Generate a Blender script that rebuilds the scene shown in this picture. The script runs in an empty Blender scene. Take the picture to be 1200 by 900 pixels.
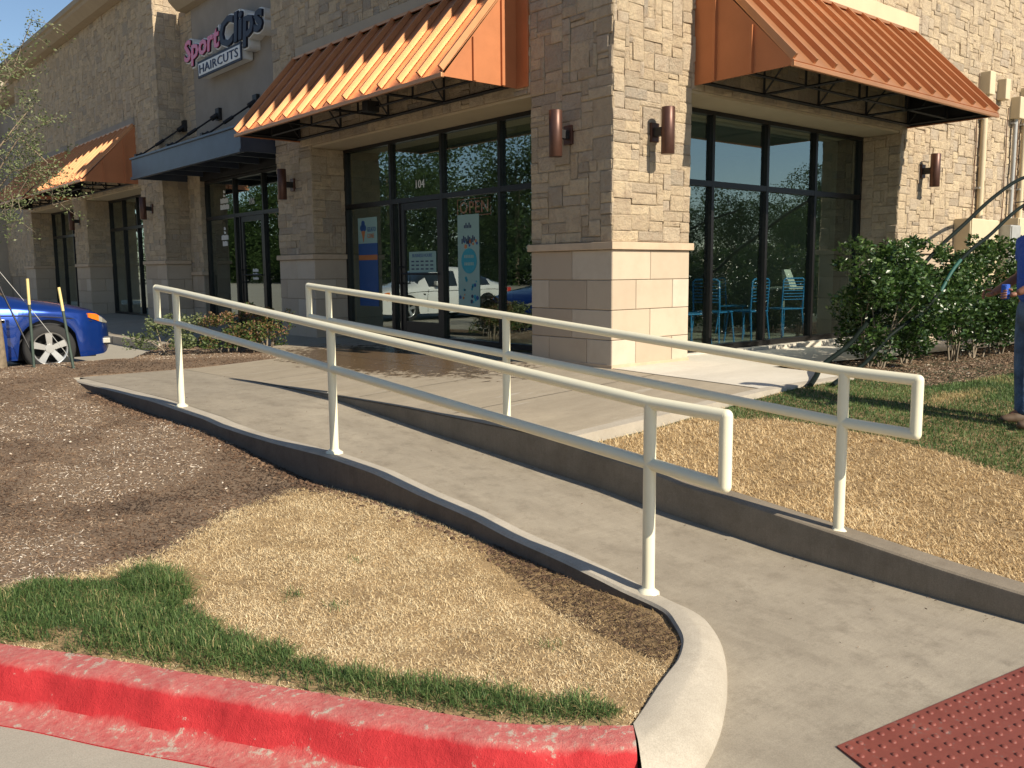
import bpy, bmesh, math, random
import numpy as np
from mathutils import Vector, Matrix
R = math.radians
rnd = random.Random(7)
rng = np.random.default_rng(11)
S = bpy.context.scene
COL = S.collection

# ------------------------------------------------------------------ camera, light, exposure
cam = bpy.data.cameras.new('camera'); cam_o = bpy.data.objects.new('camera', cam); COL.objects.link(cam_o)
cam.sensor_width = 36.0; cam.lens = 36.0 * 1044.24 / 1200.0; cam.clip_start = 0.05; cam.clip_end = 2000
_r = Vector((0.763, -0.646, -0.008)).normalized(); _f = Vector((0.640, 0.758, -0.125)).normalized()
_r = (_r - _f * _r.dot(_f)).normalized(); _u = _r.cross(_f)
cam_o.matrix_world = Matrix(((_r.x, _u.x, -_f.x, -6.816), (_r.y, _u.y, -_f.y, -6.447), (_r.z, _u.z, -_f.z, 1.02), (0, 0, 0, 1)))
S.camera = cam_o
SUN = Vector((0.14, -1.0, 0.70)).normalized()
EL = math.asin(SUN.z); AZ = math.atan2(SUN.x, SUN.y)      # azimuth clockwise from +Y
w = bpy.data.worlds.new('World'); S.world = w; w.use_nodes = True
nt = w.node_tree
sky = nt.nodes.new('ShaderNodeTexSky'); sky.sky_type = 'NISHITA'; sky.sun_disc = False
sky.sun_elevation = EL; sky.sun_rotation = AZ; sky.air_density = 1.0; sky.dust_density = 0.25; sky.ozone_density = 2.2
nt.links.new(sky.outputs[0], nt.nodes['Background'].inputs[0]); nt.nodes['Background'].inputs[1].default_value = 0.076
sl = bpy.data.lights.new('sun', 'SUN'); sl.energy = 4.7; sl.angle = R(0.5); sl.color = (1.0, 0.89, 0.72)
so = bpy.data.objects.new('sun', sl); COL.objects.link(so); so.location = (5, -30, 30)
so.rotation_euler = SUN.to_track_quat('Z', 'Y').to_euler()
S.view_settings.view_transform = 'Standard'; S.view_settings.look = 'None'
S.view_settings.exposure = 0.58; S.view_settings.gamma = 1.0; S.view_settings.use_curve_mapping = False
CAM = np.array([-6.816, -6.447, 1.02])

# ------------------------------------------------------------------ helpers
def link(o, parent=None):
    COL.objects.link(o)
    if parent is not None: o.parent = parent
    return o
def tag(o, label=None, cat=None, group=None, kind=None):
    if label: o['label'] = label
    if cat: o['category'] = cat
    if group: o['group'] = group
    if kind: o['kind'] = kind
    return o
def empty(name, loc=(0, 0, 0), rz=0.0, **k):
    o = bpy.data.objects.new(name, None); o.empty_display_size = 0.2
    o.location = loc; o.rotation_euler = (0, 0, rz); link(o); return tag(o, **k)
def npmesh(name, V, F, mat, smooth=False, tone=None, mats=None, midx=None):
    """V (n,3), F list of arrays with constant width"""
    me = bpy.data.meshes.new(name)
    V = np.asarray(V, dtype=np.float32)
    Fs = F if isinstance(F, list) else [F]
    Fs = [np.asarray(f, dtype=np.int32) for f in Fs if len(f)]
    me.vertices.add(len(V)); me.vertices.foreach_set('co', V.ravel())
    nl = sum(f.size for f in Fs); npoly = sum(len(f) for f in Fs)
    me.loops.add(nl); me.polygons.add(npoly)
    me.loops.foreach_set('vertex_index', np.concatenate([f.ravel() for f in Fs]))
    tot = np.concatenate([np.full(len(f), f.shape[1], dtype=np.int32) for f in Fs])
    st = np.concatenate([[0], np.cumsum(tot)[:-1]]).astype(np.int32)
    me.polygons.foreach_set('loop_start', st)
    try: me.polygons.foreach_set('loop_total', tot)
    except Exception: pass
    for m in (mats or [mat]): me.materials.append(m)
    if midx is not None: me.polygons.foreach_set('material_index', np.asarray(midx, dtype=np.int32))
    me.polygons.foreach_set('use_smooth', np.full(npoly, smooth))
    if tone is not None:
        a = me.attributes.new('tone', 'FLOAT', 'POINT'); a.data.foreach_set('value', np.asarray(tone, dtype=np.float32))
    me.update(calc_edges=True); me.validate()
    return me
def obj(name, me, parent=None, loc=None, **k):
    o = bpy.data.objects.new(name, me)
    if loc is not None: o.location = loc
    link(o, parent); return tag(o, **k)

class MB:
    """collects boxes, tubes, prisms into one mesh"""
    def __init__(s): s.V = []; s.F = []; s.M = []; s.mats = []; s.n = 0; s.sm = []
    def _m(s, m):
        if m not in s.mats: s.mats.append(m)
        return s.mats.index(m)
    def add(s, V, F, m, smooth=False):
        i = s._m(m)
        s.V += [tuple(v) for v in V]
        for f in F: s.F.append(tuple(a + s.n for a in f)); s.M.append(i); s.sm.append(smooth)
        s.n += len(V); return s
    def box(s, x0, x1, y0, y1, z0, z1, m, ch=0.0):
        if x0 > x1: x0, x1 = x1, x0
        if y0 > y1: y0, y1 = y1, y0
        if z0 > z1: z0, z1 = z1, z0
        if ch <= 0:
            V = [(x0,y0,z0),(x1,y0,z0),(x1,y1,z0),(x0,y1,z0),(x0,y0,z1),(x1,y0,z1),(x1,y1,z1),(x0,y1,z1)]
            return s.add(V, [(0,3,2,1),(4,5,6,7),(0,1,5,4),(1,2,6,5),(2,3,7,6),(3,0,4,7)], m)
        bm = bmesh.new(); bmesh.ops.create_cube(bm, size=1.0)
        for v in bm.verts: v.co = Vector(((x0+x1)/2 + v.co.x*(x1-x0), (y0+y1)/2 + v.co.y*(y1-y0), (z0+z1)/2 + v.co.z*(z1-z0)))
        bmesh.ops.bevel(bm, geom=bm.edges[:], offset=ch, segments=2, affect='EDGES', profile=0.6)
        bm.verts.index_update()
        s.add([v.co[:] for v in bm.verts], [[v.index for v in f.verts] for f in bm.faces], m); bm.free(); return s
    def tube(s, pts, r, m, seg=10, cap=True, smooth=True):
        P = [Vector(p) for p in pts]; rr = r if isinstance(r, (list, tuple)) else [r] * len(P)
        V = []; F = []; up = None
        for i, p in enumerate(P):
            if i == 0: t = P[1] - P[0]
            elif i == len(P) - 1: t = P[-1] - P[-2]
            else: t = (P[i+1] - p).normalized() + (p - P[i-1]).normalized()
            t.normalize()
            if up is None:
                up = Vector((0, 0, 1)) if abs(t.z) < 0.9 else Vector((1, 0, 0))
            a = (up - t * up.dot(t)).normalized(); b = t.cross(a); up = a
            for k in range(seg):
                c = 2 * math.pi * k / seg
                V.append(p + (a * math.cos(c) + b * math.sin(c)) * rr[i])
        n = len(P)
        for i in range(n - 1):
            for k in range(seg):
                k2 = (k + 1) % seg
                F.append((i*seg+k, i*seg+k2, (i+1)*seg+k2, (i+1)*seg+k))
        s.add(V, F, m, smooth)
        if cap: s.add([V[k] for k in range(seg)], [tuple(range(seg))[::-1]], m); s.add([V[(n-1)*seg+k] for k in range(seg)], [tuple(range(seg))], m)
        return s
    def prism(s, poly, axis, a0, a1, m):
        """poly in the two other axes (x,y,z order), extruded along axis from a0 to a1"""
        def mk(p, a):
            q = list(p); q.insert(axis, a); return tuple(q)
        n = len(poly); V = [mk(p, a0) for p in poly] + [mk(p, a1) for p in poly]
        F = [tuple(range(n)), tuple(range(2*n-1, n-1, -1))] + [(i, i+n, (i+1) % n + n, (i+1) % n) for i in range(n)]
        return s.add(V, F, m)
    def mesh(s, name):
        me = bpy.data.meshes.new(name); me.from_pydata(s.V, [], s.F)
        for m in s.mats: me.materials.append(m)
        me.polygons.foreach_set('material_index', s.M); me.polygons.foreach_set('use_smooth', s.sm)
        bm = bmesh.new(); bm.from_mesh(me); bmesh.ops.recalc_face_normals(bm, faces=bm.faces); bm.to_mesh(me); bm.free()
        me.update(); return me
    def build(s, name, parent=None, loc=None, **k): return obj(name, s.mesh(name), parent, loc, **k)

def copy_tree(o, parent=None):
    c = o.copy(); link(c, parent)
    for ch in [x for x in COL.objects if x.parent == o]: copy_tree(ch, c)
    return c

# ------------------------------------------------------------------ materials
class NB:
    def __init__(s, name):
        s.m = bpy.data.materials.new(name); s.m.use_nodes = True; s.t = s.m.node_tree
        s.b = s.t.nodes['Principled BSDF']; s.o = s.t.nodes['Material Output']
    def n(s, typ, **k):
        q = s.t.nodes.new(typ)
        for a, v in k.items():
            if a.startswith('i_'):
                key = a[2:]; key = int(key) if key.isdigit() else key.replace('_', ' ')
                q.inputs[key].default_value = v
            else: setattr(q, a, v)
        return q
    def l(s, a, b): s.t.links.new(a, b)
    def co(s, scale=(1, 1, 1)):
        g = s.n('ShaderNodeNewGeometry'); mp = s.n('ShaderNodeMapping'); mp.inputs['Scale'].default_value = scale
        s.l(g.outputs['Position'], mp.inputs['Vector']); return mp.outputs[0]
    def noise(s, scale, detail=6, rough=0.6, vec=None, dist=0.0):
        q = s.n('ShaderNodeTexNoise'); q.inputs['Scale'].default_value = scale; q.inputs['Detail'].default_value = detail
        q.inputs['Roughness'].default_value = rough; q.inputs['Distortion'].default_value = dist
        s.l(vec if vec is not None else s.co(), q.inputs['Vector']); return q.outputs[0]
    def ramp(s, fac, stops):
        q = s.n('ShaderNodeValToRGB'); e = q.color_ramp.elements
        while len(e) > 1: e.remove(e[-1])
        e[0].position = stops[0][0]; e[0].color = (*stops[0][1], 1) if len(stops[0][1]) == 3 else stops[0][1]
        for p, c in stops[1:]:
            a = e.new(p); a.color = (*c, 1)
        s.l(fac, q.inputs[0]); return q.outputs[0]
    def mix(s, fac, a, b, mode='MIX'):
        q = s.n('ShaderNodeMix', data_type='RGBA', blend_type=mode)
        if isinstance(fac, float): q.inputs[0].default_value = fac
        else: s.l(fac, q.inputs[0])
        for v, i in ((a, 6), (b, 7)):
            if isinstance(v, tuple): q.inputs[i].default_value = (*v, 1)
            else: s.l(v, q.inputs[i])
        return q.outputs[2]
    def math(s, op, a, b=0.0, c=None, clamp=False):
        q = s.n('ShaderNodeMath', operation=op, use_clamp=clamp)
        for i, v in enumerate((a, b, c)):
            if v is None: continue
            if isinstance(v, (int, float)): q.inputs[i].default_value = v
            else: s.l(v, q.inputs[i])
        return q.outputs[0]
    def bump(s, h, strength=0.3, dist=0.01):
        q = s.n('ShaderNodeBump'); q.inputs['Strength'].default_value = strength; q.inputs['Distance'].default_value = dist
        s.l(h, q.inputs['Height']); s.l(q.outputs[0], s.b.inputs['Normal'])
    def col(s, c):
        if isinstance(c, tuple): s.b.inputs['Base Color'].default_value = (*c, 1)
        else: s.l(c, s.b.inputs['Base Color'])
    def rough(s, v):
        if isinstance(v, float): s.b.inputs['Roughness'].default_value = v
        else: s.l(v, s.b.inputs['Roughness'])

def mat_simple(name, c, rough=0.6, metal=0.0, var=0.12, nscale=8.0, bump=0.0, bscale=60.0, coat=0.0, spec=0.5):
    b = NB(name); n = b.noise(nscale, 5)
    lo = tuple(x * (1 - var) for x in c); hi = tuple(min(1, x * (1 + var)) for x in c)
    b.col(b.ramp(n, [(0.3, lo), (0.7, hi)])); b.rough(rough); b.b.inputs['Metallic'].default_value = metal
    b.b.inputs['Specular IOR Level'].default_value = spec
    if coat: b.b.inputs['Coat Weight'].default_value = coat; b.b.inputs['Coat Roughness'].default_value = 0.05
    if bump: b.bump(b.noise(bscale, 4), bump, 0.004 if bump < .9 else .03)
    return b.m

def mk_stone():
    b = NB('stone veneer')
    at = b.n('ShaderNodeAttribute', attribute_name='tone').outputs['Fac']
    base = b.ramp(at, [(0.0, (0.40, 0.34, 0.27)), (0.25, (0.54, 0.42, 0.28)), (0.5, (0.62, 0.49, 0.33)), (0.75, (0.70, 0.555, 0.365)), (1.0, (0.52, 0.43, 0.33))])
    n1 = b.noise(7, 8, 0.7, None, 0.6); n2 = b.noise(32, 6, 0.75)
    c = b.mix(b.ramp(n1, [(0.46, (0, 0, 0)), (0.66, (0.8, 0.8, 0.8))]), base, (0.42, 0.31, 0.215))
    c = b.mix(b.ramp(n2, [(0.35, (0.45, 0.45, 0.45)), (0.6, (0, 0, 0))]), c, (0.55, 0.47, 0.35))
    b.col(c); b.rough(0.9); b.b.inputs['Specular IOR Level'].default_value = 0.2
    h = b.math('ADD', b.noise(16, 9, 0.72), b.math('MULTIPLY', b.noise(60, 5, 0.75), 0.45)); b.bump(h, 1.0, 0.05); return b.m
M_STONE = mk_stone()
def mk_block():
    b = NB('limestone block')
    at = b.n('ShaderNodeAttribute', attribute_name='tone').outputs['Fac']
    base = b.ramp(at, [(0.0, (0.43, 0.345, 0.255)), (0.5, (0.50, 0.41, 0.305)), (1.0, (0.54, 0.465, 0.365))])
    n1 = b.noise(3.2, 7, 0.65)
    c = b.mix(b.ramp(n1, [(0.45, (0, 0, 0)), (0.8, (0.5, 0.5, 0.5))]), base, (0.38, 0.30, 0.22))
    b.col(c); b.rough(0.85); b.b.inputs['Specular IOR Level'].default_value = 0.2; b.bump(b.noise(70, 5), 0.2, 0.004); return b.m
M_BLOCK = mk_block()
M_CAP = mat_simple('stone cap', (0.50, 0.38, 0.26), 0.8, var=0.12, nscale=5, bump=0.2)
M_MORTAR = mat_simple('mortar', (0.36, 0.29, 0.21), 0.95, var=0.2, nscale=20)
M_STUCCO = mat_simple('stucco', (0.37, 0.315, 0.24), 0.9, var=0.08, nscale=2.5, bump=0.35, bscale=160)
M_STUCCO2 = mat_simple('stucco sign wall', (0.29, 0.255, 0.215), 0.9, var=0.10, nscale=2.0, bump=0.35, bscale=160)
M_BEAM = mat_simple('stucco soffit', (0.50, 0.41, 0.28), 0.9, var=0.06, nscale=2.5, bump=0.25, bscale=160)
M_TRIM = mat_simple('beige trim', (0.60, 0.46, 0.30), 0.8, var=0.06, nscale=3, bump=0.15)
M_CORN = mat_simple('cornice', (0.36, 0.29, 0.20), 0.85, var=0.07, nscale=3)

def mk_copper(name, c, rough, metal):
    b = NB(name); n = b.noise(2.0, 4); n2 = b.noise(14, 4)
    b.col(b.ramp(n, [(0.3, tuple(x*0.9 for x in c)), (0.7, tuple(min(1, x*1.08) for x in c))]))
    b.rough(b.math('ADD', b.math('MULTIPLY', n2, 0.12), rough)); b.b.inputs['Metallic'].default_value = metal
    b.bump(b.noise(1.8, 2), 0.12, 0.02); return b.m
M_COP = mk_copper('copper painted metal', (0.56, 0.27, 0.13), 0.38, 0.72)
M_COPP = mk_copper('copper painted panel', (0.47, 0.175, 0.07), 0.45, 0.3)
M_BLACKMETAL = mat_simple('dark steel', (0.018, 0.017, 0.017), 0.55, 0.2, nscale=12)
M_FRAME = mat_simple('dark bronze frame', (0.014, 0.013, 0.013), 0.38, 0.3, nscale=10)
M_CANOPY = mat_simple('slate blue steel', (0.060, 0.075, 0.105), 0.42, 0.25, var=0.15, nscale=3)
M_BRONZE = mat_simple('bronze lamp', (0.095, 0.045, 0.032), 0.42, 0.45, var=0.12, nscale=20)
M_RAIL = mat_simple('cream enamel', (0.80, 0.76, 0.57), 0.32, 0.0, var=0.025, nscale=6, coat=0.25)
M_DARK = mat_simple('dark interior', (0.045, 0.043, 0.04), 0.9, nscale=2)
M_INTFLOOR = mat_simple('interior floor tile', (0.42, 0.40, 0.34), 0.4, nscale=3)
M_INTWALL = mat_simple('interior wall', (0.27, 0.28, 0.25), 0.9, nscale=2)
M_CREAM = mat_simple('cream cabinet paint', (0.60, 0.50, 0.33), 0.55, var=0.05, nscale=4)
M_GREYBOX = mat_simple('galvanised grey', (0.42, 0.42, 0.40), 0.45, 0.3, var=0.1, nscale=6)
M_CHAIR = mat_simple('sky blue enamel', (0.05, 0.27, 0.62), 0.35, nscale=6, var=0.05)
M_WHITE = mat_simple('white paint', (0.75, 0.75, 0.72), 0.5, var=0.04)
M_TYRE = mat_simple('rubber', (0.018, 0.018, 0.018), 0.8, nscale=30, bump=0.2)
M_ALLOY = mat_simple('silver alloy', (0.62, 0.62, 0.61), 0.3, 0.75, var=0.04)
M_PLASTIC = mat_simple('black plastic', (0.02, 0.02, 0.022), 0.5, nscale=10)
def mk_car(name, c):
    b = NB(name); b.col(c); b.rough(0.28); b.b.inputs['Metallic'].default_value = 0.55
    b.b.inputs['Coat Weight'].default_value = 1.0; b.b.inputs['Coat Roughness'].default_value = 0.03; return b.m
M_CAR = mk_car('blue metallic paint', (0.008, 0.045, 0.27))
M_CARWHITE = mk_car('white car paint', (0.78, 0.78, 0.76)); M_CARWHITE.node_tree.nodes['Principled BSDF'].inputs['Metallic'].default_value = 0.0
M_AMBER = mat_simple('amber lens', (0.85, 0.20, 0.02), 0.15, nscale=30, var=0.1, coat=1.0)
M_REDLENS = mat_simple('red lens', (0.55, 0.03, 0.02), 0.15, nscale=30, var=0.1, coat=1.0)
M_LENS = mat_simple('clear lens', (0.62, 0.60, 0.52), 0.12, 0.4, nscale=40, var=0.15, coat=1.0)
M_BARK = mat_simple('bark', (0.20, 0.155, 0.105), 0.9, var=0.3, nscale=18, bump=0.6, bscale=40)
M_STEM = mat_simple('twig', (0.22, 0.18, 0.13), 0.9, var=0.3, nscale=18)
M_POSTG = mat_simple('green stake', (0.05, 0.075, 0.06), 0.6, var=0.2, nscale=12)
M_YEL = mat_simple('yellow tip', (0.72, 0.58, 0.25), 0.6, var=0.1)
M_HOSE = mat_simple('dark green hose', (0.006, 0.011, 0.009), 0.6, var=0.3, nscale=5, spec=0.12)
M_HOSE2 = mat_simple('teal hose', (0.008, 0.07, 0.055), 0.6, var=0.3, nscale=5)
M_SKIN = mat_simple('skin', (0.25, 0.115, 0.07), 0.55, var=0.1, nscale=12)
M_SHIRT = mat_simple('royal blue cotton', (0.02, 0.085, 0.42), 0.85, var=0.12, nscale=9, bump=1.0, bscale=14)
M_DENIM = mat_simple('denim', (0.065, 0.12, 0.22), 0.9, var=0.45, nscale=7, bump=1.0, bscale=13)
M_BOOT = mat_simple('brown leather', (0.10, 0.065, 0.04), 0.7, var=0.2)
M_CAPN = mat_simple('navy cap', (0.012, 0.014, 0.025), 0.8)
M_HAIR = mat_simple('dark hair', (0.02, 0.014, 0.01), 0.8)

def mk_glass():
    b = NB('tinted shop glass'); b.t.nodes.remove(b.b)
    tr = b.n('ShaderNodeBsdfTransparent'); tr.inputs[0].default_value = (0.74, 0.81, 0.78, 1)
    gl = b.n('ShaderNodeBsdfGlossy'); gl.inputs['Roughness'].default_value = 0.0; gl.inputs[0].default_value = (0.85, 0.97, 0.95, 1)
    fr = b.n('ShaderNodeFresnel'); fr.inputs[0].default_value = 1.55
    g = b.n('ShaderNodeNewGeometry')
    f = b.math('ADD', b.math('MULTIPLY', fr.outputs[0], 1.3), 0.17, clamp=True)
    # only the outside face mirrors
    f = b.math('MULTIPLY', f, b.math('SUBTRACT', 1.0, g.outputs['Backfacing']))
    mx = b.n('ShaderNodeMixShader'); b.l(f, mx.inputs[0]); b.l(tr.outputs[0], mx.inputs[1]); b.l(gl.outputs[0], mx.inputs[2])
    b.l(mx.outputs[0], b.o.inputs[0]); return b.m
M_GLASS = mk_glass()
M_CARGLASS = mat_simple('car glass', (0.02, 0.025, 0.03), 0.05, 0.0, coat=1.0)

def mk_concrete(name, c, dark, stain=0.5, sscale=1.2, stretch=(1, 1, 1), rough=0.85, wet=None, lime=False):
    b = NB(name)
    v = b.co(stretch)
    n1 = b.noise(sscale, 9, 0.72, v, 0.3); n2 = b.noise(7, 7, 0.75); n3 = b.noise(180, 3, 0.6); n4 = b.noise(1.0, 6, 0.7, b.co((3, 60, 3)))
    hi = tuple(min(1, x*1.18) for x in c); dk = tuple(x*.55 + y*.45 for x, y in zip(c, dark))
    col = b.ramp(n1, [(0.30, dk), (0.5, c), (0.68, hi)])
    col = b.mix(b.ramp(n4, [(0.35, (0.35, 0.35, 0.35)), (0.6, (0, 0, 0))]), col, dk)
    col = b.mix(b.ramp(n2, [(0.5, (0, 0, 0)), (0.8, (stain,)*3)]), col, dark)
    col = b.mix(0.5, col, b.ramp(n3, [(0.3, (0.35, 0.35, 0.35)), (0.7, (0.65, 0.65, 0.65))]), 'OVERLAY')
    if lime: col = b.mix(b.ramp(b.noise(3.3, 6, 0.6, v), [(0.62, (0, 0, 0)), (0.68, (0.45, 0.45, 0.45))]), col, (0.50, 0.47, 0.41))
    r = rough
    if wet:
        g = b.n('ShaderNodeNewGeometry'); sx = b.n('ShaderNodeSeparateXYZ'); b.l(g.outputs['Position'], sx.inputs[0])
        (cx, cy, rx, ry) = wet
        dx = b.math('DIVIDE', b.math('SUBTRACT', sx.outputs[0], cx), rx); dy = b.math('DIVIDE', b.math('SUBTRACT', sx.outputs[1], cy), ry)
        d = b.math('ADD', b.math('MULTIPLY', dx, dx), b.math('MULTIPLY', dy, dy))
        m = b.math('SUBTRACT', b.math('ADD', 1.0, b.math('MULTIPLY', b.math('SUBTRACT', n2, 0.5), 2.2)), d)
        m = b.ramp(m, [(0.45, (0, 0, 0)), (0.62, (1, 1, 1))])
        col = b.mix(m, col, (0.17, 0.115, 0.065))
        r = b.math('SUBTRACT', rough, b.math('MULTIPLY', m, 0.62))
    b.col(col); b.rough(r); b.b.inputs['Specular IOR Level'].default_value = 0.35
    b.bump(b.math('ADD', n3, b.math('MULTIPLY', n2, 0.6)), 0.25, 0.004); return b.m
M_RAMP = mk_concrete('ramp concrete', (0.325, 0.285, 0.222), (0.17, 0.143, 0.108), 0.9, 2.2, (1.3, 0.6, 1), 0.6)
M_WALK = mk_concrete('walk concrete', (0.35, 0.30, 0.225), (0.22, 0.185, 0.135), 0.5, 0.9, (0.5, 2.4, 1), 0.75, wet=(-0.85, 3.0, 1.35, 3.3), lime=True)
M_WALKLIT = mk_concrete('walk concrete sunlit tone', (0.58, 0.54, 0.46), (0.43, 0.39, 0.32), 0.35, 0.9, (0.6, 1.6, 1), 0.85)  # lighter copy of the walk concrete, sunlight put into its colour
M_CURB = mk_concrete('curb concrete', (0.40, 0.36, 0.295), (0.26, 0.225, 0.175), 0.45, 2.2, (1, 1, 1), 0.85)
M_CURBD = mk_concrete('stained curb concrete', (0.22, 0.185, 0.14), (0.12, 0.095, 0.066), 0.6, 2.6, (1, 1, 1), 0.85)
M_PAVE = mk_concrete('parking concrete', (0.36, 0.33, 0.27), (0.27, 0.245, 0.20), 0.4, 0.35, (1, 1, 1), 0.9)
M_SOIL = mk_concrete('soil', (0.18, 0.128, 0.085), (0.075, 0.050, 0.034), 0.6, 1.5, (1, 1, 1), 0.95)
M_THATCH = mk_concrete('dry thatch', (0.30, 0.21, 0.11), (0.13, 0.085, 0.045), 0.9, 22.0, (1, 1, 1), 0.95)
M_TURF = mk_concrete('turf soil', (0.05, 0.055, 0.022), (0.035, 0.03, 0.018), 0.6, 3.0, (1, 1, 1), 0.95)

def mk_redcurb():
    b = NB('worn red paint')
    g = b.n('ShaderNodeNewGeometry'); sx = b.n('ShaderNodeSeparateXYZ'); b.l(g.outputs['Position'], sx.inputs[0])
    n1 = b.noise(5, 8, 0.68, None, 0.8); n2 = b.noise(26, 8, 0.75); n3 = b.noise(200, 3); n4 = b.noise(1.6, 4)
    red = b.ramp(n1, [(0.3, (0.42, 0.024, 0.03)), (0.6, (0.55, 0.04, 0.045)), (0.8, (0.60, 0.11, 0.10))])
    pink = b.ramp(n2, [(0.3, (0.46, 0.085, 0.085)), (0.55, (0.52, 0.19, 0.165)), (0.72, (0.45, 0.37, 0.30))])
    nz = b.n('ShaderNodeSeparateXYZ'); b.l(g.outputs['Normal'], nz.inputs[0])
    top = b.ramp(b.math('ADD', nz.outputs[2], b.math('MULTIPLY', b.math('SUBTRACT', n1, 0.5), 0.9)), [(0.62, (0, 0, 0)), (0.95, (0.9, 0.9, 0.9))])
    c = b.mix(top, red, pink)
    conc = b.ramp(n2, [(0.3, (0.36, 0.32, 0.25)), (0.7, (0.50, 0.45, 0.37))])
    wear = b.math('ADD', b.math('MULTIPLY', n2, 0.55), b.math('MULTIPLY', n1, 0.5))
    wear = b.math('ADD', wear, b.math('MULTIPLY', top, 0.05))
    c = b.mix(b.ramp(wear, [(0.615, (0, 0, 0)), (0.65, (0.8, 0.8, 0.8))]), c, conc)
    b.col(c); b.rough(0.8); b.b.inputs['Specular IOR Level'].default_value = 0.25; b.bump(b.math('ADD', n2, b.math('MULTIPLY', n3, 0.4)), 0.7, 0.012); return b.m
M_RED = mk_redcurb()
def mk_tact():
    b = NB('brick red tactile'); n = b.noise(4, 6, 0.7); n2 = b.noise(40, 6, 0.7)
    c = b.ramp(n, [(0.3, (0.17, 0.040, 0.028)), (0.7, (0.235, 0.06, 0.042))])
    c = b.mix(b.ramp(b.math('ADD', n2, b.math('MULTIPLY', n, 0.5)), [(0.86, (0, 0, 0)), (0.93, (0.7, 0.7, 0.7))]), c, (0.16, 0.13, 0.115))
    b.col(c); b.rough(0.6); b.bump(n2, 0.2, 0.004); return b.m
M_TACT = mk_tact()
def mk_tone(name, stops, rough=0.7, trans=0.0, spec=0.3):
    b = NB(name); at = b.n('ShaderNodeAttribute', attribute_name='tone').outputs['Fac']
    c = b.ramp(at, stops); b.col(c); b.rough(rough); b.b.inputs['Specular IOR Level'].default_value = spec
    if trans:
        tl = b.n('ShaderNodeBsdfTranslucent'); b.l(c, tl.inputs[0]); mx = b.n('ShaderNodeMixShader'); mx.inputs[0].default_value = trans
        b.l(b.b.outputs[0], mx.inputs[1]); b.l(tl.outputs[0], mx.inputs[2]); b.l(mx.outputs[0], b.o.inputs[0])
    return b.m
M_DRY = mk_tone('dry grass', [(0, (0.19, 0.12, 0.05)), (0.25, (0.50, 0.36, 0.185)), (0.6, (0.76, 0.58, 0.325)), (1, (0.88, 0.75, 0.49))], 0.75, 0.25)
M_GRASS = mk_tone('green grass', [(0, (0.03, 0.055, 0.018)), (0.45, (0.075, 0.14, 0.04)), (0.85, (0.16, 0.24, 0.075)), (0.93, (0.30, 0.33, 0.14)), (1, (0.45, 0.36, 0.17))], 0.55, 0.3)
M_CHIP = mk_tone('mulch chips', [(0, (0.04, 0.026, 0.018)), (0.35, (0.125, 0.074, 0.045)), (0.7, (0.25, 0.17, 0.108)), (0.92, (0.40, 0.32, 0.235)), (1, (0.62, 0.55, 0.46))], 0.9)
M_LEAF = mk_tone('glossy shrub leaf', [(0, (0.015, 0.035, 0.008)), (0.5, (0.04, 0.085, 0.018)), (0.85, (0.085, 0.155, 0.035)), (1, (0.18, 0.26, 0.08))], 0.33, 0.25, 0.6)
M_LEAF2 = mk_tone('pale leaf', [(0, (0.06, 0.085, 0.035)), (0.5, (0.13, 0.17, 0.065)), (1, (0.27, 0.29, 0.15))], 0.5, 0.3, 0.4)
M_LEAF3 = mk_tone('red tinged leaf', [(0, (0.035, 0.07, 0.018)), (0.5, (0.09, 0.14, 0.035)), (0.72, (0.22, 0.12, 0.05)), (1, (0.36, 0.20, 0.14))], 0.5, 0.3, 0.4)
M_TREELEAF = mk_tone('tree leaf', [(0, (0.035, 0.055, 0.02)), (0.5, (0.055, 0.09, 0.03)), (1, (0.09, 0.14, 0.045))], 0.8, 0.4, 0.05)

# ------------------------------------------------------------------ ramp frame of reference
A0 = np.array([-3.68, -3.729]); DD = np.array([-0.0575, 0.9983]); NN = np.array([0.9983, 0.0575])
def uv(u, v): p = A0 + DD * u + NN * v; return p[0], p[1]
def to_uv(x, y): dx = np.asarray(x) - A0[0]; dy = np.asarray(y) - A0[1]; return dx*DD[0] + dy*DD[1], dx*NN[0] + dy*NN[1]
def ramp_z(u): return np.interp(u, [-1.3, -.9, 0, .4, .9, 1.4, 1.8, 2.65, 3.3, 4.6, 5.7, 6.8], [-.656, -.645, -.60, -.565, -.52, -.46, -.43, -.355, -.30, -.18, -.138, -.1315])
def near_top(u): return np.maximum(ramp_z(u) + .005, np.interp(u, [-.2, 0, .25, .54, .86, 1.2, 1.6, 2.13, 2.7, 3.45, 3.9, 4.6, 5.3, 6.3, 7.8], [-.51, -.505, -.467, -.43, -.40, -.345, -.31, -.243, -.217, -.222, -.215, -.19, -.155, -.128, -.126]))
def far_top(u): return np.interp(u, [-3.5, -2.2, -1.25, -.9, -.28, .39, .7, 1.04, 1.41, 1.82, 2.26, 2.55, 3.3, 4.06, 4.64], [-.60, -.575, -.512, -.483, -.413, -.342, -.32, -.262, -.227, -.20, -.165, -.16, -.145, -.14, -.13])
def walk_z(x, y):
    x = np.asarray(x, float); y = np.asarray(y, float)
    z = 0.048 * np.clip(x, -2.7, 0) + 0.022 * np.minimum(y, 0) - 0.022 * np.clip(x - 1.3, 0, 6)
    return np.maximum(z, -0.19)
def soil_near(u): return np.interp(u, [-1, .25, .86, 1.6, 2.3, 3.0, 3.7, 4.6, 6, 7.25, 8, 12], [-.545, -.545, -.495, -.435, -.43, -.43, -.36, -.275, -.255, -.20, -.11, -.06])
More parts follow.
